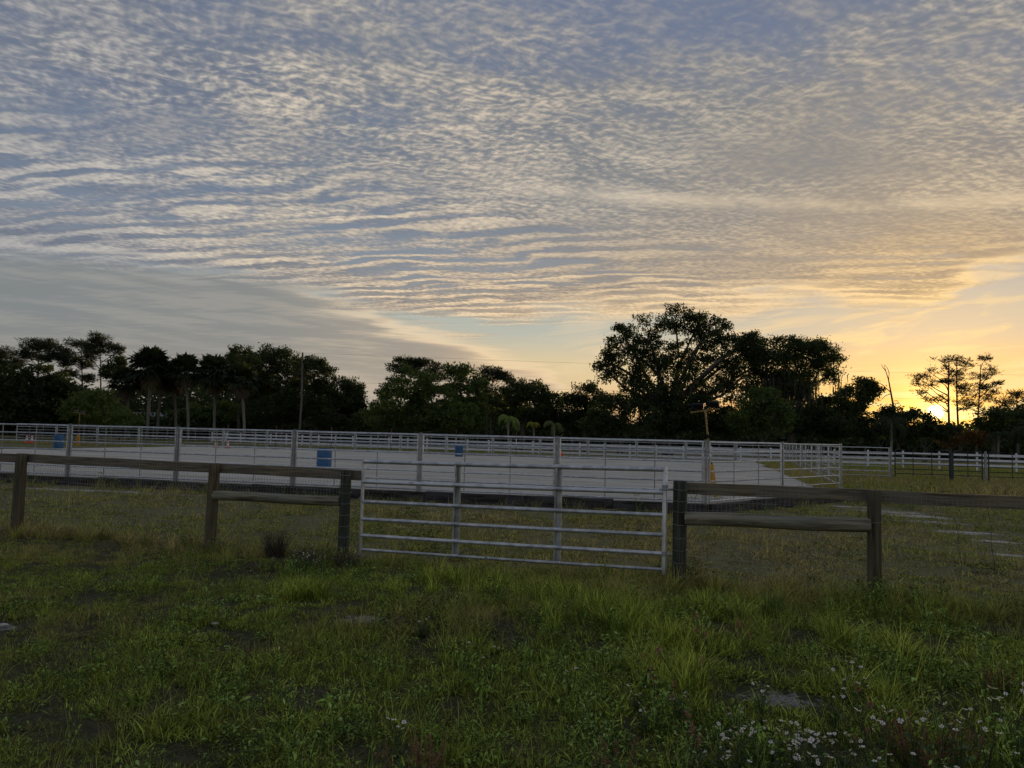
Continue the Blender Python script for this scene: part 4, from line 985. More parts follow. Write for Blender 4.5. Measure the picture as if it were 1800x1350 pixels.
# --- middle group
pine('knobbly pine top rising behind the green middle tree', 104, 742, (735, 634), [(715, 636, 26, 10), (700, 650, 16, 9), (745, 640, 22, 9), (765, 650, 18, 11), (726, 652, 30, 10), (690, 668, 10, 8), (672, 690, 12, 8), (682, 682, 12, 8), (775, 665, 12, 8)], 51, 0.24, 50)
broadleaf('broadleaf_tree', 'large bright green leafy tree in the middle of the treeline', 84, 730, [(728, 680, 40, 32), (700, 712, 44, 34), (760, 712, 46, 36), (670, 735, 32, 22), (800, 735, 36, 24), (735, 738, 60, 22)], M['green'], seed=52, leaf=0.165, wisps=14, trunk=0.24)
broadleaf('broadleaf_tree', 'pointed green tree right of the large bright green tree', 88, 812, [(806, 668, 20, 26), (822, 690, 30, 30), (795, 700, 26, 28), (835, 720, 22, 26), (815, 735, 32, 20)], M['green'], seed=53, leaf=0.18, wisps=16, trunk=0.18)
pine('umbrella pine with a clean round crown in the middle gap', 100, 864, (867, 650), [(867, 652, 22, 9), (850, 662, 16, 8), (884, 662, 17, 8), (840, 672, 9, 5), (893, 670, 7, 5), (868, 662, 20, 6)], 54, 0.16, 52)
pine('thin pine trunk beside the umbrella pine', 103, 857, (853, 672), [(850, 680, 14, 8), (862, 690, 14, 8)], 55, 0.13, 40)
broadleaf('oak_tree', 'dark oak behind the three small palms', 98, 915, [(905, 688, 32, 20), (930, 690, 26, 20), (885, 710, 34, 26), (930, 720, 46, 30), (958, 698, 14, 16)], M['oak'], seed=56, leaf=0.165, wisps=12, trunk=0.28)
broadleaf('oak_tree', 'low dark oak sloping to the bright gap in the treeline', 99, 968, [(968, 712, 22, 20), (985, 725, 20, 20), (955, 735, 32, 22)], M['oak'], seed=57, leaf=0.18, wisps=8, trunk=0.2)
broadleaf('oak_tree', 'rounded dark oak left of the great oak', 96, 1030, [(1030, 698, 30, 22), (1012, 718, 26, 24), (1050, 722, 34, 28), (1025, 742, 38, 20), (1005, 705, 12, 14)], M['oak'], seed=58, leaf=0.165, wisps=10, trunk=0.26)
# --- the great oak and its neighbours
broadleaf('oak_tree', 'great spreading oak with open crown right of centre', 82, 1175, [(1072, 652, 26, 20), (1100, 612, 34, 30), (1092, 578, 8, 8), (1142, 588, 32, 34), (1190, 566, 30, 24), (1225, 572, 24, 22), (1256, 580, 32, 26), (1160, 636, 46, 34), (1222, 622, 36, 32), (1268, 625, 36, 34), (1112, 664, 34, 22), (1130, 695, 50, 26), (1205, 690, 62, 36), (1282, 676, 40, 36), (1062, 630, 14, 14), (1300, 604, 22, 20), (1318, 606, 26, 24), (1332, 632, 30, 30)],
          M['oak'], seed=61, leaf=0.15, spacing=1.0, per=56, sig=0.40, trunk=0.5, twigs=0.8, wisps=30, inner=0.35, moss=(60, (3.5, 8.0)))
broadleaf('oak_tree', 'fine-leaved oak hung with moss, right half of the great tree group', 84, 1390, [(1325, 622, 26, 30), (1345, 650, 30, 34), (1385, 618, 34, 22), (1420, 612, 26, 20), (1445, 632, 32, 24), (1405, 648, 40, 30), (1468, 650, 20, 22), (1340, 690, 36, 34), (1400, 684, 40, 30)],
          M['oak'], seed=62, leaf=0.13, spacing=0.90, per=62, sig=0.42, trunk=0.38, twigs=0.8, wisps=60, inner=0.3, moss=(300, (3.0, 9.0)))
broadleaf('oak_tree', 'smaller oak with a thin right-hand spray before the orange sky', 86, 1470, [(1470, 722, 38, 28), (1500, 702, 26, 20), (1518, 688, 18, 18), (1440, 735, 36, 28), (1505, 735, 22, 24), (1532, 690, 10, 14)], M['oak'], seed=63, leaf=0.17, wisps=30, trunk=0.22, twigs=0.8)
broadleaf('undergrowth_bush', 'round leafy bush below the moss-hung oak', 76, 1340, [(1335, 712, 36, 32), (1360, 730, 38, 32), (1315, 738, 34, 26)], M['green'], seed=64, leaf=0.18, trunk=0.1, cat='bush', stems=3)
broadleaf('undergrowth_bush', 'dark thicket under the left side of the great oak', 80, 1090, [(1075, 728, 40, 34), (1120, 735, 44, 30), (1050, 742, 30, 22)], M['oak'], seed=65, leaf=0.165, trunk=0.09, cat='bush', stems=4)
broadleaf('undergrowth_bush', 'dark thicket under the middle of the great oak', 80, 1205, [(1180, 735, 46, 32), (1235, 730, 46, 36), (1280, 740, 36, 30)], M['oak'], seed=66, leaf=0.165, trunk=0.09, cat='bush', stems=4)
broadleaf('undergrowth_bush', 'dark thicket behind the side fence under the moss-hung oak', 84, 1420, [(1400, 738, 40, 30), (1445, 745, 44, 28), (1490, 752, 36, 24)], M['oak'], seed=67, leaf=0.165, trunk=0.09, cat='bush', stems=4)
# --- right: snag, sunset pines, low bushes, palms
sn = at(1578, 740, 88); rg = np.random.default_rng(71); t = thing('dead_tree', 'bare dead tree with forked top against the orange sky', 'tree', (sn.x, 88, 0)); tb = MB()
K = [at(a, b_, 88) - Vector((sn.x, 88, 0)) for a, b_ in ((1579, 790), (1574, 735), (1566, 690), (1562, 668), (1557, 652), (1554, 641))]
tb.path(K, [0.17, 0.14, 0.095, 0.065, 0.04, 0.016], 8)
for (x0, y0, pts) in ((1566, 690, ((1552, 677), (1540, 670), (1530, 665))), (1566, 692, ((1556, 696), (1546, 706))), (1562, 668, ((1563, 656), (1560, 647), (1555, 641))), (1572, 705, ((1577, 704), (1583, 712))), (1540, 670, ((1536, 672), (1538, 664))), (1557, 652, ((1552, 646), (1549, 640)))):
    P_ = [at(x0, y0, 88)] + [at(a, b_, 88 + rg.uniform(-1.0, 1.0)) for a, b_ in pts]; tb.path([q - Vector((sn.x, 88, 0)) for q in P_], list(np.linspace(0.055, 0.018, len(P_))), 6)
tb.build('trunk', M['bark'], t)
pine('left sunset pine with a leaning left branch, right in front of the sun', 92, 1671, (1668, 630), [(1655, 634, 17, 8), (1640, 652, 16, 8), (1622, 662, 18, 8), (1612, 672, 9, 6), (1668, 650, 18, 9), (1650, 668, 20, 8), (1632, 676, 16, 6), (1668, 672, 16, 9), (1645, 700, 22, 8), (1620, 690, 12, 5), (1664, 702, 14, 8)], 72, 0.20, 30, 0.32, leaf=0.20, dens=0.42)
pine('tallest sunset pine with a dense upright top', 93, 1690, (1682, 628), [(1682, 630, 16, 7), (1692, 640, 16, 9), (1684, 655, 18, 8), (1690, 678, 18, 10), (1700, 690, 16, 9), (1692, 708, 16, 10), (1680, 668, 12, 6)], 73, 0.18, 34, 0.32, leaf=0.20, dens=0.5)
pine('right sunset pine with a curved bare limb and a high tuft', 94, 1714, (1724, 640), [(1732, 630, 18, 7), (1745, 646, 12, 7), (1738, 658, 14, 6), (1718, 662, 18, 8), (1735, 678, 18, 7), (1756, 672, 8, 5), (1712, 682, 18, 9), (1728, 700, 20, 9), (1710, 712, 20, 10), (1748, 690, 8, 5)], 74, 0.15, 32, 0.30, leaf=0.20, dens=0.45)
pine('broad low pine at the right edge of the picture', 98, 1790, (1788, 690), [(1790, 694, 24, 9), (1765, 706, 18, 8), (1810, 704, 22, 9), (1780, 716, 26, 10), (1755, 722, 16, 9), (1800, 728, 28, 10)], 75, 0.2, 34, dens=0.6)
broadleaf('undergrowth_bush', 'dark rounded bushes below the dead tree', 84, 1545, [(1530, 752, 30, 22), (1560, 742, 26, 24), (1590, 745, 30, 26)], M['oak'], seed=76, leaf=0.18, trunk=0.08, cat='bush', stems=3, wisps=8)
broadleaf('undergrowth_bush', 'rust-lit leafy bush just left of the setting sun', 86, 1625, [(1615, 742, 26, 20), (1640, 752, 24, 16), (1600, 758, 24, 16), (1660, 760, 20, 14)], M['oak'], seed=77, leaf=0.16, trunk=0.08, cat='bush', stems=3, wisps=12)
broadleaf('undergrowth_bush', 'reddish dry brush at the foot of the sunset pines', 90, 1690, [(1690, 772, 24, 12), (1720, 770, 20, 12), (1665, 776, 16, 8)], M['brush'], seed=78, leaf=0.16, trunk=0.05, cat='bush', stems=3)
broadleaf('broadleaf_tree', 'dense dark tree right of the sunset pines', 88, 1745, [(1735, 738, 26, 22), (1760, 748, 30, 24), (1790, 755, 30, 24), (1815, 740, 26, 24)], M['oak'], seed=79, leaf=0.18, trunk=0.16)
feather_palm('small green feather palm, left of the three small palms', 80, 894, 893, 735, 22, 81, M['queen'], 7)
feather_palm('small yellowing feather palm between two green ones', 82, 939, 938, 746, 14, 82, M['queen_gold'], 7)
feather_palm('drooping dull feather palm, right of the three small palms', 80, 974, 975, 748, 20, 83, M['queen_dim'], 7)
feather_palm('feather palm with a pale trunk below the dead tree', 78, 1567, 1566, 742, 30, 84, M['palm'], 11, trunk_r=0.13)
feather_palm('low feather palm near the right edge below the dark tree', 78, 1754, 1755, 765, 24, 85, M['palm'], 10)
feather_palm('feather palm cut off by the right edge', 76, 1805, 1802, 756, 24, 86, M['palm'], 9)
# --- the wood behind everything, too far to tell one tree from another
rg = np.random.default_rng(91); Cs = []
for k in range(4200):
    px = rg.uniform(-160, 1960); Y = rg.uniform(116, 150); line = 725 + (px - 900) * 0.026 + 14 * math.sin(px * 0.013) + 10 * math.sin(px * 0.041)
    if 985 < px < 1000 or 635 < px < 665: line += 4
    if px < 620: line -= 28
    if 1500 < px < 1700: line += 14
    if k % 3 == 0: line = 755 + (px - 900) * 0.0253
    lo = 768 + (px - 900) * 0.0253; p = at(px, rg.uniform(line, lo), Y); Cs.append((p.x, p.y, max(0.3, p.z)))
for k in range(2600):
    px = rg.uniform(-160, 1960); Y = rg.uniform(110, 117); p = at(px, 770, Y); Cs.append((p.x, p.y, rg.uniform(0.2, 2.6)))
Cs = np.array(Cs); idx = np.repeat(np.arange(len(Cs)), 34); P = Cs[idx] + rg.normal(size=(len(idx), 3)) * np.array([0.9, 0.9, 0.6])
V, F = diamonds(P, 0.40 * rg.uniform(0.6, 1.3, len(P)), 0.5, rg)
fw_ = link('far_woods', np_mesh('far_woods', V, F, M['oak'])); tag(fw_, 'dark far wood closing the view behind the treeline', 'woods', None, 'stuff')
# ------------------------------------------------------------------ grass and weeds
BL = []
def blades(n, rg, rad, h, w, lean, curl=0.5):
    a0 = rg.uniform(0, 6.283, n); r0 = rad * np.sqrt(rg.random(n)); B = np.stack([r0 * np.cos(a0), r0 * np.sin(a0), np.zeros(n)], 1)
    a = a0 + rg.normal(size=n) * 0.9; H = rg.uniform(h[0], h[1], n); Wd = rg.uniform(w[0], w[1], n); Ln = H * rg.uniform(lean[0], lean[1], n)
    D = np.stack([np.cos(a), np.sin(a), np.zeros(n)], 1); S = np.stack([-np.sin(a), np.cos(a), np.zeros(n)], 1)
    tw = rg.uniform(-0.7, 0.7, n)[:, None]; S = S * np.cos(tw) + D * np.sin(tw)
    V = np.zeros((n, 8, 3))
    for i, t in enumerate((0.0, 0.40, 0.75, 1.0)):
        c = B + D * (Ln * t ** 1.8)[:, None] + np.array([0, 0, 1.0]) * (H * (t - curl * 0.35 * (Ln / H) * t * t))[:, None]
        ww = (Wd * (0.8, 1.0, 0.7, 0.12)[i] * 0.5)[:, None]; V[:, 2 * i] = c - S * ww; V[:, 2 * i + 1] = c + S * ww
    BL.append(np.repeat(rg.random(n), 8))
    o = (np.arange(n) * 8)[:, None]; F = np.concatenate([o + np.array([[2 * i, 2 * i + 1, 2 * i + 3, 2 * i + 2]]) for i in range(3)], 0)
    return V.reshape(-1, 3), F
def leaflets(n, rg, rad, h, size, asp, el=(0.1, 0.9)):
    a = rg.uniform(0, 6.283, n); e = rg.uniform(el[0], el[1], n); r0 = rad * np.sqrt(rg.random(n)); z0 = rg.uniform(h[0], h[1], n)
    A = np.stack([np.cos(a) * np.cos(e), np.sin(a) * np.cos(e), np.sin(e)], 1); b2 = a + rg.normal(size=n); C = np.stack([r0 * np.cos(b2), r0 * np.sin(b2), z0], 1)
    S = np.stack([-np.sin(a), np.cos(a), rg.normal(size=n) * 0.3], 1); s = (size * rg.uniform(0.5, 1.3, n))[:, None]
    V = np.stack([C, C + A * s * 0.45 + S * s * asp, C + A * s - np.array([0, 0, 0.25]) * s, C + A * s * 0.45 - S * s * asp], 1).reshape(-1, 3)
    BL.append(np.repeat(rg.random(n), 4))
    return V, np.arange(4 * n).reshape(n, 4)
def merge(parts):
    Vs, Fs, o = [], [], 0
    for V, F in parts: Vs.append(V); Fs.append(F + o); o += len(V)
    return np.concatenate(Vs), np.concatenate(Fs)
def grassmat(name, stops, trans=0.3):
    m, b = new_mat(name); nt = m.node_tree
    at_ = nt.nodes.new('ShaderNodeAttribute'); at_.attribute_type = 'INSTANCER'; at_.attribute_name = 'tint'
    ab = nt.nodes.new('ShaderNodeAttribute'); ab.attribute_name = 'shade'; sh_ = X(ab.outputs['Fac'])
    n = noise(worldco(), 9.0, 1.0, 0.5); x = X(at_.outputs['Fac']) + (n - 0.5) * 0.4 + (sh_ - 0.5) * 0.55
    r = nt.nodes.new('ShaderNodeValToRGB'); nt.links.new(x.s, r.inputs[0]); cr = r.color_ramp
    while len(cr.elements) < len(stops): cr.elements.new(0.5)
    for e, (p_, c_) in zip(cr.elements, stops): e.position = p_; e.color = (*c_, 1)
    c = X(r.outputs[0]); c = mix(c, vec(sh_ * sh_ * 2.6 + 0.32, sh_ * sh_ * 2.6 + 0.32, sh_ * sh_ * 2.2 + 0.32), 1.0, 'MULTIPLY'); setc(b, 'Base Color', c); b.inputs['Roughness'].default_value = 0.6; b.inputs['Specular IOR Level'].default_value = 0.08
    t = nt.nodes.new('ShaderNodeBsdfTranslucent'); nt.links.new(c.s, t.inputs[0]); ms = nt.nodes.new('ShaderNodeMixShader'); ms.inputs[0].default_value = trans
    nt.links.new(b.outputs[0], ms.inputs[1]); nt.links.new(t.outputs[0], ms.inputs[2]); nt.links.new(ms.outputs[0], nt.nodes['Material Output'].inputs[0]); return m
M['grass'] = grassmat('meadow_grass', [(0.0, (0.42, 0.34, 0.18)), (0.25, (0.36, 0.31, 0.115)), (0.5, (0.275, 0.29, 0.066)), (0.75, (0.225, 0.30, 0.055)), (1.0, (0.35, 0.385, 0.075))], 0.45)
M['weed'] = grassmat('weed_leaves', [(0.0, (0.20, 0.17, 0.07)), (0.4, (0.13, 0.195, 0.045)), (0.8, (0.175, 0.27, 0.06)), (1.0, (0.22, 0.30, 0.11))], 0.4)
lib = bpy.data.collections.new('grass_tufts'); tr_ = np.random.default_rng(123); LIB = []
def lib_add(VF, mat):
    global BL
    o = bpy.data.objects.new('t%02d' % len(LIB), np_mesh('grass_tuft', VF[0], VF[1], mat)); lib.objects.link(o); LIB.append(o)
    o.data.attributes.new('shade', 'FLOAT', 'POINT').data.foreach_set('value', np.concatenate(BL).astype(np.float32)); BL.clear()
for k in range(4): lib_add(blades(46, tr_, 0.11, (0.015, 0.06), (0.005, 0.010), (0.6, 2.0)), M['grass'])               # 0-3 turf
for k in range(3): lib_add(blades(40, tr_, 0.10, (0.05, 0.14), (0.005, 0.009), (0.3, 1.3)), M['grass'])              # 4-6 medium
for k in range(3): lib_add(blades(70, tr_, 0.07, (0.18, 0.42), (0.004, 0.007), (0.25, 1.0), 0.8), M['grass'])          # 7-9 tussock
for k in range(2): lib_add(blades(34, tr_, 0.12, (0.06, 0.30), (0.002, 0.0035), (0.2, 1.4)), M['grass'])                # 10-11 thin stalks
for k in range(3): lib_add(leaflets(42, tr_, 0.10, (0.01, 0.10), 0.042, 0.20), M['weed'])                               # 12-14 low weeds
for k in range(2): lib_add(merge([leaflets(70, tr_, 0.06, (0.02, 0.26), 0.045, 0.15, (0.2, 1.2)), blades(8, tr_, 0.04, (0.15, 0.28), (0.003, 0.004), (0.05, 0.3))]), M['weed'])  # 15-16 upright weeds
for k in range(2): lib_add(leaflets(30, tr_, 0.09, (0.0, 0.03), 0.075, 0.14, (0.05, 0.7)), M['weed'])                    # 17-18 rosettes
def scatter(name, label, x, y, z, idx, sc, tint, rg):
    n = len(x); me = bpy.data.meshes.new(name); me.vertices.add(n); me.vertices.foreach_set('co', np.stack([x, y, z], 1).astype(np.float32).ravel())
    for nm, ty, arr in (('idx', 'INT', idx.astype(np.int32)), ('sc', 'FLOAT', sc.astype(np.float32)), ('tint', 'FLOAT', tint.astype(np.float32))):
        at2 = me.attributes.new(nm, ty, 'POINT'); at2.data.foreach_set('value', arr)
    rot = np.zeros((n, 3), np.float32); rot[:, 2] = rg.uniform(0, 6.283, n); rot[:, 0] = rg.normal(size=n) * 0.12; rot[:, 1] = rg.normal(size=n) * 0.12
    a3 = me.attributes.new('rot', 'FLOAT_VECTOR', 'POINT'); a3.data.foreach_set('vector', rot.ravel())
    o = link(name, me); tag(o, label, 'grass', None, 'stuff')
    ng = bpy.data.node_groups.new(name, 'GeometryNodeTree'); ng.interface.new_socket('Geometry', in_out='INPUT', socket_type='NodeSocketGeometry'); ng.interface.new_socket('Geometry', in_out='OUTPUT', socket_type='NodeSocketGeometry')
    N = ng.nodes; gi, go = N.new('NodeGroupInput'), N.new('NodeGroupOutput'); ci = N.new('GeometryNodeCollectionInfo'); ci.inputs[0].default_value = lib; ci.inputs['Separate Children'].default_value = True; ci.inputs['Reset Children'].default_value = True
    ip = N.new('GeometryNodeInstanceOnPoints'); ip.inputs['Pick Instance'].default_value = True
    def na(nm, ty):
        q = N.new('GeometryNodeInputNamedAttribute'); q.data_type = ty; q.inputs['Name'].default_value = nm
        return next(s for s in q.outputs if s.enabled and s.name == 'Attribute')
    ng.links.new(gi.outputs[0], ip.inputs['Points']); ng.links.new(ci.outputs[0], ip.inputs['Instance']); ng.links.new(na('idx', 'INT'), ip.inputs['Instance Index'])
    er = N.new('FunctionNodeEulerToRotation'); ng.links.new(na('rot', 'FLOAT_VECTOR'), er.inputs[0]); ng.links.new(er.outputs[0], ip.inputs['Rotation']); ng.links.new(na('sc', 'FLOAT'), ip.inputs['Scale'])
    ng.links.new(ip.outputs[0], go.inputs[0]); md = o.modifiers.new('grass', 'NODES'); md.node_group = ng; return o
gr = np.random.default_rng(77)
bright = [on_ground(a, b_) for a, b_ in ((790, 1025), (850, 1035), (900, 1045), (960, 1055), (1040, 1085), (1110, 1105), (1200, 1130), (1150, 1160), (1010, 1100), (1290, 1058), (1390, 1095), (1420, 1120), (1250, 1080), (1600, 1160), (1680, 1150), (1530, 1140), (1180, 1200), (1560, 1230), (720, 1040), (540, 1050))]
def bright_at(x, y, s=0.42):
    w = np.zeros_like(x)
    for q in bright: w = np.maximum(w, np.exp(-((x - q.x) / (s * 1.5)) ** 2 - ((y - q.y) / s) ** 2))
    return w
def front_dist(x, y): return (10.3 - 0.33 * x - y) / 1.053             # metres in front of the wooden fence line
def arena_dist(x, y): return -((x - CX) * NX + (y - CY) * NY)          # metres in front of the arena
# -- meadow in front of the fence
n = 66000; x = gr.uniform(-9.5, 9.0, n); y = gr.uniform(2.6, 13.6, n)
fd = front_dist(x, y); keep = (np.abs(x) < 0.72 * y + 0.7) & (fd > -0.35)
keep &= gr.random(n) < np.clip(1.25 - 0.055 * y, 0.3, 1)
keep &= ~((sand_at(x, y) > 0.30) & (gr.random(n) < 0.96)); keep &= gr.random(n) < np.clip(0.60 + (fbm(x + 9, y, 2.6) - 0.45) * 4.5, 0.08, 1)
x, y, fd = x[keep], y[keep], fd[keep]; n = len(x)
bw = bright_at(x, y, 0.36) * (0.55 + 0.45 * np.clip((fbm(x, y, 2.1) - 0.35) * 4, 0, 1)); bw = bw * (1 - np.clip(sand_at(x, y + 0.25) * 1.5, 0, 1)); f1 = fbm(x, y, 0.55); f2 = fbm(x + 40, y, 1.1); dry = np.clip((f1 - 0.42) * 3.2 + np.clip((-x - 0.5) * 0.10, -0.25, 0.30) + (y - 6) * 0.07, 0, 1)
strip = np.exp(-(fd / 0.42) ** 2) * ((x < -2.2) | (x > 2.0) | (np.abs(fd) < 0))
u1 = gr.random(n); idx = gr.integers(0, 4, n)
idx = np.where(u1 < 0.30, gr.integers(4, 7, n), idx); idx = np.where((u1 > 0.30) & (u1 < 0.38 + 0.25 * dry), gr.integers(10, 12, n), idx)
weedy = np.clip((f2 - 0.42) * 3.0, 0, 1) * (1 - dry * 0.7)
idx = np.where((gr.random(n) < 0.06 + 0.30 * weedy), gr.choice([12, 13, 14, 15, 16, 17, 18], n, p=[.2, .2, .2, .1, .1, .1, .1]), idx)
tall = gr.random(n) < np.clip(bw * 0.55 - 0.12, 0, 1) * 0.75; idx = np.where(tall, gr.integers(7, 10, n), idx)
idx = np.where((strip > 0.3) & (gr.random(n) < 0.45 * strip), gr.choice([7, 8, 10, 11, 15, 16], n), idx)
sc = gr.uniform(0.6, 1.5, n) * (0.7 + 1.1 * np.clip(fbm(x, y, 2.2) - 0.3, 0, 1)); sc = sc * np.where((idx >= 4) & (idx <= 6), 0.60, 0.80) * np.clip(1.0 + x * 0.05, 0.72, 1.1); sc = np.where((idx >= 7) & (idx <= 9), gr.uniform(0.40, 0.85, n), sc)
tint = np.clip(0.66 - 0.50 * dry + bw * 0.42 + gr.normal(size=n) * 0.10 - strip * 0.18 + (f2 - 0.5) * 0.35, 0.02, 1.0)
scatter('meadow_grass', 'rough meadow grass and weeds in front of the wooden fence', x, y, gz(x, y) - 0.03, idx, sc, tint, gr)
# -- short turf between the wooden fence and the arena, and the pasture right of it
n = 46000; x = gr.uniform(-22, 26, n); y = gr.uniform(6.5, 30, n); fd = front_dist(x, y); ad = arena_dist(x, y)
corner = (x - CX) * 0.705 - (y - CY) * 0.71                           # in front of the cut corner
keep = (np.abs(x) < 0.72 * y + 1) & (fd < -0.1) & ((ad > 0.25) | (corner > 0.25)) & ~((x > 9.5) & (y > 25 + (x - 10.7) * 3.24) & (x < 11)) & ~((ad < 0.2) & (corner < 0.3))
keep &= gr.random(n) < np.clip(1.35 - 0.035 * y, 0.4, 1); keep &= ~((sand_at(x, y) > 0.35) & (gr.random(n) < 0.93)); keep &= gr.random(n) < np.clip(0.5 + (fbm(x, y, 1.1) - 0.44) * 4.5, 0.10, 1)
x, y, fd, ad = x[keep], y[keep], fd[keep], ad[keep]; n = len(x)
dry = np.clip((fbm(x, y, 0.4) - 0.36) * 3.0, 0, 1); idx = gr.integers(0, 4, n); u1 = gr.random(n); idx = np.where(u1 < 0.12, gr.integers(10, 12, n), idx); idx = np.where(u1 > 0.9, gr.integers(12, 15, n), idx)
strip = np.exp(-(fd / 0.5) ** 2) * ((x < -2.3) | (x > 2.1)); idx = np.where(gr.random(n) < strip * 0.5, gr.choice([5, 6, 8, 10, 11, 15], n), idx)
foot = np.exp(-((ad - 0.35) / 0.25) ** 2); idx = np.where(gr.random(n) < foot * 0.5, gr.choice([4, 5, 10, 15], n), idx)
far = (y > 24) & (x > 9); idx = np.where(far & (gr.random(n) < 0.55), gr.choice([4, 5, 6], n), idx)
sc = gr.uniform(0.6, 1.4, n) * np.where(far, 1.7, 1.0) * (1 + 0.02 * y) * (0.7 + 1.0 * np.clip(fbm(x + 5, y, 1.3) - 0.32, 0, 1)); tint = np.clip(0.32 - 0.34 * dry + gr.normal(size=n) * 0.09 + foot * 0.15, 0.02, 1)
scatter('pasture_turf', 'short patchy turf between the wooden fence and the arena', x, y, gz(x, y) - 0.03, idx, sc, tint, gr)
# -- pasture and rank grass further off on the right, and the rough strip beyond the arena fence
n = 26000; x = gr.uniform(9, 60, n); y = gr.uniform(25, 80, n); ex = (x - 10.7) - (y - 25) * 0.3086; keep = (ex > 0.4) & (x < 0.72 * y + 2); x, y = x[keep], y[keep]
sx_ = gr.uniform(-1, 0.2, 5200); t_ = gr.uniform(0.5, 36, 5200); ex2 = 10.7 + t_ * 0.3086 + sx_ * (0.35 + t_ * 0.055); x = np.concatenate([x, ex2]); y = np.concatenate([y, 25 + t_])
xb = gr.uniform(-60, 40, 9000); yb = np.where(gr.random(9000) < 0.4, 60 - (xb - 21.5) * 0.12 + gr.uniform(0.3, 2.5, 9000), 75.3 - 0.53 * xb + gr.uniform(-3, 3, 9000)); x = np.concatenate([x, xb]); y = np.concatenate([y, yb]); n = len(x)
idx = gr.choice([1, 2, 4, 5, 6, 10], n); sc = gr.uniform(0.9, 1.7, n); tint = np.clip(0.30 + (fbm(x, y, 0.2) - 0.5) * 0.9 + gr.normal(size=n) * 0.1, 0.02, 1)
ban = (x > 10.7 + (y - 25) * 0.3086 - 3.2) & (x < 10.7 + (y - 25) * 0.3086 + 0.2) & (y < 61)
scatter('rank_grass', 'rank grass along the far side of the arena and round the pens', x, y, np.where(ban, FZ - 0.06, gz(x, y) - 0.03), idx, sc, np.where(ban, tint * 0.7, tint), gr)

# ------------------------------------------------------------------ single plants
M['petal'] = simple('white_petals', (0.66, 0.66, 0.64), (0.80, 0.80, 0.78), 20.0, 0.6)
M['flower_eye'] = simple('yellow_flower_centre', (0.50, 0.34, 0.03), (0.60, 0.42, 0.05), 20.0, 0.7)
M['stem'] = simple('green_stem', (0.040, 0.060, 0.022), (0.07, 0.085, 0.03), 10.0, 0.7)
M['stem_dark'] = simple('dark_dry_stem', (0.040, 0.028, 0.022), (0.075, 0.055, 0.042), 10.0, 0.8)
M['seed'] = leafmat('red_brown_seed', (0.15, 0.075, 0.045), (0.26, 0.15, 0.09), 0.3, 12.0)
M['pink'] = leafmat('dull_pink_bud', (0.26, 0.11, 0.10), (0.36, 0.18, 0.15), 0.3, 12.0)
M['weed_leaf'] = leafmat('wildflower_leaves', (0.06, 0.10, 0.035), (0.11, 0.165, 0.055), 0.3, 14.0)
M['dark_weed'] = leafmat('dry_dark_weed', (0.06, 0.05, 0.046), (0.11, 0.095, 0.085), 0.2, 14.0)
fr_ = np.random.default_rng(9)
def flower_mesh(rg, r):
    V = []; F = []; n = 6
    for k in range(n):
        a = 6.283 * k / n + rg.uniform(-.15, .15); d = np.array([math.cos(a), math.sin(a), rg.uniform(0.0, 0.35)]); s = np.array([-math.sin(a), math.cos(a), 0]); o = len(V)
        V += [d * r * 0.15, d * r * 0.65 + s * r * 0.30, d * r, d * r * 0.65 - s * r * 0.30]; F.append((o, o + 1, o + 2, o + 3))
    return np_mesh('flower_head', np.array(V), np.array(F), M['petal'])
FM = [flower_mesh(fr_, 0.014), flower_mesh(fr_, 0.017), flower_mesh(fr_, 0.011)]
EYE_ME = MB().lathe([(0.0045, -0.001), (0.005, 0.002), (0.003, 0.005)], 7).mesh('flower_centre', M['flower_eye'])
def wildflower(rg, h, nst, size):
    t = thing('wildflower', 'x', 'flower'); sb = MB(); LV = []
    for k in range(nst):
        a = rg.uniform(0, 6.283); l_ = rg.uniform(0.05, 0.35) * h; hh = h * rg.uniform(0.65, 1.0); tip = Vector((l_ * math.cos(a), l_ * math.sin(a), hh)); mid_ = Vector((tip.x * 0.35, tip.y * 0.35, hh * 0.55))
        sb.path([(0, 0, -0.02), mid_, tip], [0.003, 0.0022, 0.0014], 5)
        hd = link('flower_head', FM[int(rg.integers(3))], t, tip); hd.rotation_euler = (rg.uniform(-.7, .7), rg.uniform(-.7, .7), rg.uniform(0, 6)); hd.scale = (size,) * 3
        link('flower_centre', EYE_ME, hd)
        for q in range(5):
            f_ = rg.uniform(0.1, 0.75); p = Vector((0, 0, 0)).lerp(mid_, min(1, f_ * 1.8)) if f_ < 0.55 else mid_.lerp(tip, (f_ - 0.55) / 0.45); LV.append(p)
    sb.build('stem', M['stem'], t)
    C = np.array([tuple(p) for p in LV]); V, F = leaflets(len(C), rg, 0.0, (0, 0.001), 0.055, 0.17, (-0.1, 0.8)); V = V.reshape(-1, 4, 3) + C[:, None, :]
    link('leaves', np_mesh('leaves', V.reshape(-1, 3), F, M['weed_leaf']), t); return t
PROTO = [wildflower(fr_, 0.30, 4, 1.0), wildflower(fr_, 0.36, 5, 1.1), wildflower(fr_, 0.24, 3, 0.9), wildflower(fr_, 0.33, 7, 0.85), wildflower(fr_, 0.20, 6, 0.75)]
used = set()
def put_flower(px, py, k, label, group, s=1.0):
    g = on_ground(px, py); z = float(gz(g.x, g.y)) - 0.02; o = PROTO[k] if k not in used else copy_tree(PROTO[k]); used.add(k)
    o.location = (g.x, g.y, z); o.rotation_euler = (0, 0, fr_.uniform(0, 6.28)); o.scale = (s,) * 3; tag(o, label, 'flower', group)
W1 = 'white daisy-like wildflower in the thick patch at the bottom right of centre'; W2 = 'white wildflower scattered in the grass at the far bottom right'
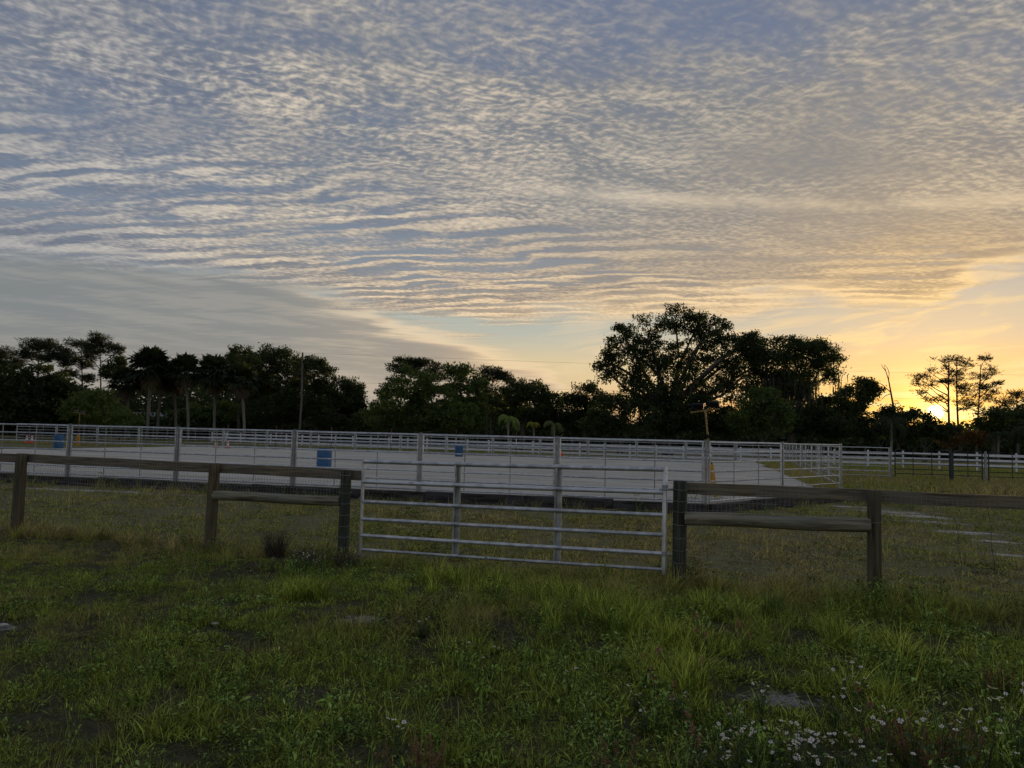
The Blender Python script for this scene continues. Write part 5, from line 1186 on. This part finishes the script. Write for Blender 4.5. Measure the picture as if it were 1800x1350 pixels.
W3 = 'small white wildflower in the weeds before the left fence brace'; W4 = 'white wildflower dotted in the grass beyond the pale bare spot'; W5 = 'white wildflower standing alone in the green grass in the middle'
for _ in range(30): put_flower(fr_.normal(1395, 75), fr_.uniform(1325, 1420), int(fr_.choice([0, 1, 3, 4])), W1, 'thick patch of white wildflowers', fr_.uniform(0.75, 1.05))
for a, b_ in ((1560, 1340), (1610, 1355), (1655, 1345), (1690, 1365), (1735, 1345), (1770, 1370), (1785, 1300), (1745, 1275), (1715, 1310), (1668, 1400), (1540, 1385), (1590, 1405), (1795, 1330), (1760, 1255)): put_flower(a, b_, int(fr_.integers(0, 4)), W2, 'white wildflowers at the far bottom right', fr_.uniform(0.9, 1.2))
for _ in range(9): put_flower(fr_.uniform(455, 615), fr_.uniform(985, 1012), int(fr_.choice([3, 4])), W3, 'white wildflowers by the left fence brace', fr_.uniform(0.65, 0.9))
for a, b_ in ((1480, 1230), (1500, 1240), (1520, 1225), (1508, 1270), (1525, 1300), (1470, 1290), (1340, 1270), (1290, 1290), (1190, 1260)): put_flower(a, b_, int(fr_.integers(0, 5)), W4, 'white wildflowers past the pale bare spot', fr_.uniform(0.8, 1.1))
for a, b_ in ((812, 1180), (838, 1200), (862, 1190), (1000, 1225), (1120, 1250), (740, 1120), (1130, 1290), (690, 1345), (700, 1335)): put_flower(a, b_, int(fr_.choice([2, 4])), W5, 'single white wildflowers in the middle', fr_.uniform(0.8, 1.1))

def dock(px, py, h, label, nst=9):
    g = on_ground(px, py); z = float(gz(g.x, g.y)) - 0.02; t = thing('dock_plant', label, 'plant', (g.x, g.y, z), 0, 'rusty dock plants'); sb = MB(); Cs = []
    for k in range(nst):
        a = fr_.uniform(0, 6.283); r0 = fr_.uniform(0, 0.13); l_ = fr_.uniform(0.02, 0.10); hh = h * fr_.uniform(0.6, 1.0); p0 = Vector((r0 * math.cos(a), r0 * math.sin(a), 0)); p1 = p0 + Vector((l_ * math.cos(a), l_ * math.sin(a), hh))
        sb.path([p0, p0.lerp(p1, 0.5) + Vector((0.01, 0, 0)), p1], [0.003, 0.0024, 0.0015], 5)
        for q in range(46): Cs.append(np.array(p0.lerp(p1, fr_.uniform(0.35, 1.0))) + fr_.normal(size=3) * 0.009)
    sb.build('stem', M['stem_dark'], t); Cs = np.array(Cs); V, F = diamonds(Cs, 0.008 * fr_.uniform(0.6, 1.4, len(Cs)), 0.6, fr_); so_ = link('seed_heads', np_mesh('seed_heads', V, F, M['seed']), t); so_['kind'] = 'stuff'
    V, F = leaflets(16, fr_, 0.05, (0, 0.04), 0.13, 0.16, (0.2, 1.0)); link('leaves', np_mesh('leaves', V, F, M['weed_leaf']), t)
dock(1625, 1345, 0.30, 'rusty brown dock plant, biggest of those at the bottom right', 16)
dock(1590, 1330, 0.26, 'rusty dock plant close left of the biggest one'); dock(1670, 1335, 0.24, 'rusty dock plant close right of the biggest one')
dock(735, 1385, 0.24, 'rusty dock plant at the bottom edge left of centre', 14); dock(1090, 1375, 0.22, 'small rusty dock plant at the bottom edge near the middle'); dock(1755, 1215, 0.26, 'rusty dock plant at the right edge of the meadow')
def stalk(px, py, h, lean, label, tipmat='pink', r=0.0032, nb=3):
    g = on_ground(px, py); z = float(gz(g.x, g.y)) - 0.02; t = thing('weed_stalk', label, 'plant', (g.x, g.y, z), 0, 'tall dark weed stalks'); sb = MB()
    P_ = [Vector((lean * h * (i / 6) ** 1.3 + 0.01 * math.sin(i * 1.9), 0.012 * math.cos(i * 2.3), h * i / 6)) for i in range(7)]; sb.path(P_, list(np.linspace(r, r * 0.45, 7)), 6); tips = [P_[-1]]
    for k in range(nb):
        i = int(fr_.integers(2, 6)); a = fr_.uniform(0, 6.283); l_ = h * fr_.uniform(0.10, 0.22); q = P_[i] + Vector((l_ * 0.6 * math.cos(a), l_ * 0.6 * math.sin(a), l_ * 0.8)); sb.path([P_[i], q], [r * 0.6, r * 0.35], 5); tips.append(q)
    sb.build('stem', M['stem_dark'], t); Cs = np.concatenate([np.array(q) + fr_.normal(size=(22, 3)) * np.array([0.006, 0.006, 0.013]) for q in tips]); V, F = diamonds(Cs, 0.009 * fr_.uniform(0.6, 1.4, len(Cs)), 0.45, fr_); link('bud', np_mesh('bud', V, F, M[tipmat]), t)
    V, F = leaflets(10, fr_, 0.02, (0, h * 0.4), 0.07, 0.13, (0.1, 0.9)); link('leaves', np_mesh('leaves', V, F, M['weed_leaf']), t)
stalk(1262, 1235, 0.62, -0.25, 'tall dark weed stalk leaning left, tallest in the middle of the meadow'); stalk(1215, 1300, 0.55, -0.35, 'pink-tipped weed stalk leaning far left near the bottom'); stalk(1165, 1260, 0.40, -0.3, 'short pink-tipped weed stalk left of the tall dark stalk')
stalk(1310, 1190, 0.42, -0.1, 'pink-tipped weed stalk just above the pale bare spot'); stalk(1520, 1345, 0.48, -0.05, 'upright dark weed stalk among the white flowers'); stalk(1235, 1365, 0.36, -0.2, 'pink-tipped weed stalk left of the thick flower patch')
stalk(1690, 1000, 0.80, -0.10, 'thin tall dead stalk by the wire mesh right of the last post', 'seed', 0.004, 1); stalk(1748, 1005, 0.95, -0.08, 'taller dead stalk by the wire mesh near the right edge', 'seed', 0.004, 1)
def tuft_plant(px, py, h, n_, mat, label, rad=0.12, name='dry_weed', lean=(0.1, 0.7), zoff=0.0):
    g = on_ground(px, py, zoff); t = thing(name, label, 'plant', (g.x, g.y, (float(gz(g.x, g.y)) if zoff == 0 else zoff) - 0.03)); V, F = blades(n_, fr_, rad, (h * 0.4, h), (0.004, 0.007), lean, 0.8); link('blades', np_mesh('blades', V, F, mat), t)
    V, F = leaflets(int(n_ * 1.6), fr_, rad * 1.4, (0.02, h * 0.7), 0.05, 0.14, (0.1, 1.2)); link('leaves', np_mesh('leaves', V, F, mat), t); return t
tuft_plant(482, 975, 0.52, 220, M['dark_weed'], 'dark dead weed clump before the left brace rail', 0.13); tuft_plant(545, 985, 0.30, 160, M['dark_weed'], 'low dead weed clump right of the dark one before the left fence', 0.28)
tuft_plant(1185, 1015, 0.26, 200, M['weed_leaf'], 'leafy weed clump at the foot of the gate hinge post', 0.22, 'weed_clump'); tuft_plant(612, 990, 0.24, 160, M['dark_weed'], 'weed clump at the foot of the post by the gate latch', 0.18, 'weed_clump')
tuft_plant(380, 968, 0.24, 140, M['dark_weed'], 'weed clump at the foot of the second post from the left', 0.2, 'weed_clump'); tuft_plant(1535, 1050, 0.24, 160, M['weed_leaf'], 'weed clump at the foot of the right brace post', 0.22, 'weed_clump')
tuft_plant(1215, 892, 0.55, 70, M['weed_leaf'], 'spiky grass clump left of the arena corner post', 0.12, 'grass_clump', (0.3, 0.9)); tuft_plant(1262, 893, 0.60, 80, M['weed_leaf'], 'spiky grass clump right of the arena corner post', 0.12, 'grass_clump', (0.3, 0.9))
tuft_plant(1582, 921, 0.32, 150, M['weed_leaf'], 'low spiky shrub on the sandy ground behind the right fence', 0.35, 'low_shrub', (0.5, 1.2)); tuft_plant(598, 872, 0.5, 30, M['weed_leaf'], 'thin leafy weed in front of the timbers by the gate latch', 0.06, 'weed_clump', (0.0, 0.2))
tuft_plant(1600, 893, 0.3, 120, M['weed_leaf'], 'low dark shrub furthest back on the sandy ground', 0.35, 'low_shrub', (0.5, 1.2)); tuft_plant(1358, 1085, 0.30, 90, M['weed_leaf'], 'leafy green weed standing alone before the right brace rail', 0.08, 'weed_clump', (0.0, 0.4))
for px, py, r_, lab in ((378, 1098, 0.022, 'small pale stone lying in the grass left of the gate'), (6, 1098, 0.03, 'pale stone at the left edge of the picture'), (692, 1036, 0.02, 'little pale stone in the grass below the gate')):
    g = on_ground(px, py); vs = []; ph = fr_.uniform(0, 6, 3)
    prof = [(0.3, -0.5), (0.85, -0.25), (1.0, 0.1), (0.75, 0.45), (0.25, 0.6)]; b_ = MB(); seg = 10
    for r0, z0 in prof:
        for k in range(seg):
            a = 6.283 * k / seg; q = 1 + 0.15 * math.sin(2 * a + ph[0] + z0) + 0.1 * math.sin(3 * a + ph[1]); vs.append((r_ * 1.4 * r0 * q * math.cos(a), r_ * r0 * q * math.sin(a), r_ * z0))
    b_.add(vs, [(i * seg + k, i * seg + (k + 1) % seg, (i + 1) * seg + (k + 1) % seg, (i + 1) * seg + k) for i in range(4) for k in range(seg)] + [tuple(range(seg - 1, -1, -1)), tuple(range(4 * seg, 5 * seg))])
    tag(b_.build('stone', M['stone'], None, True, (g.x, g.y, float(gz(g.x, g.y)) + r_ * 0.2)), lab, 'stone')
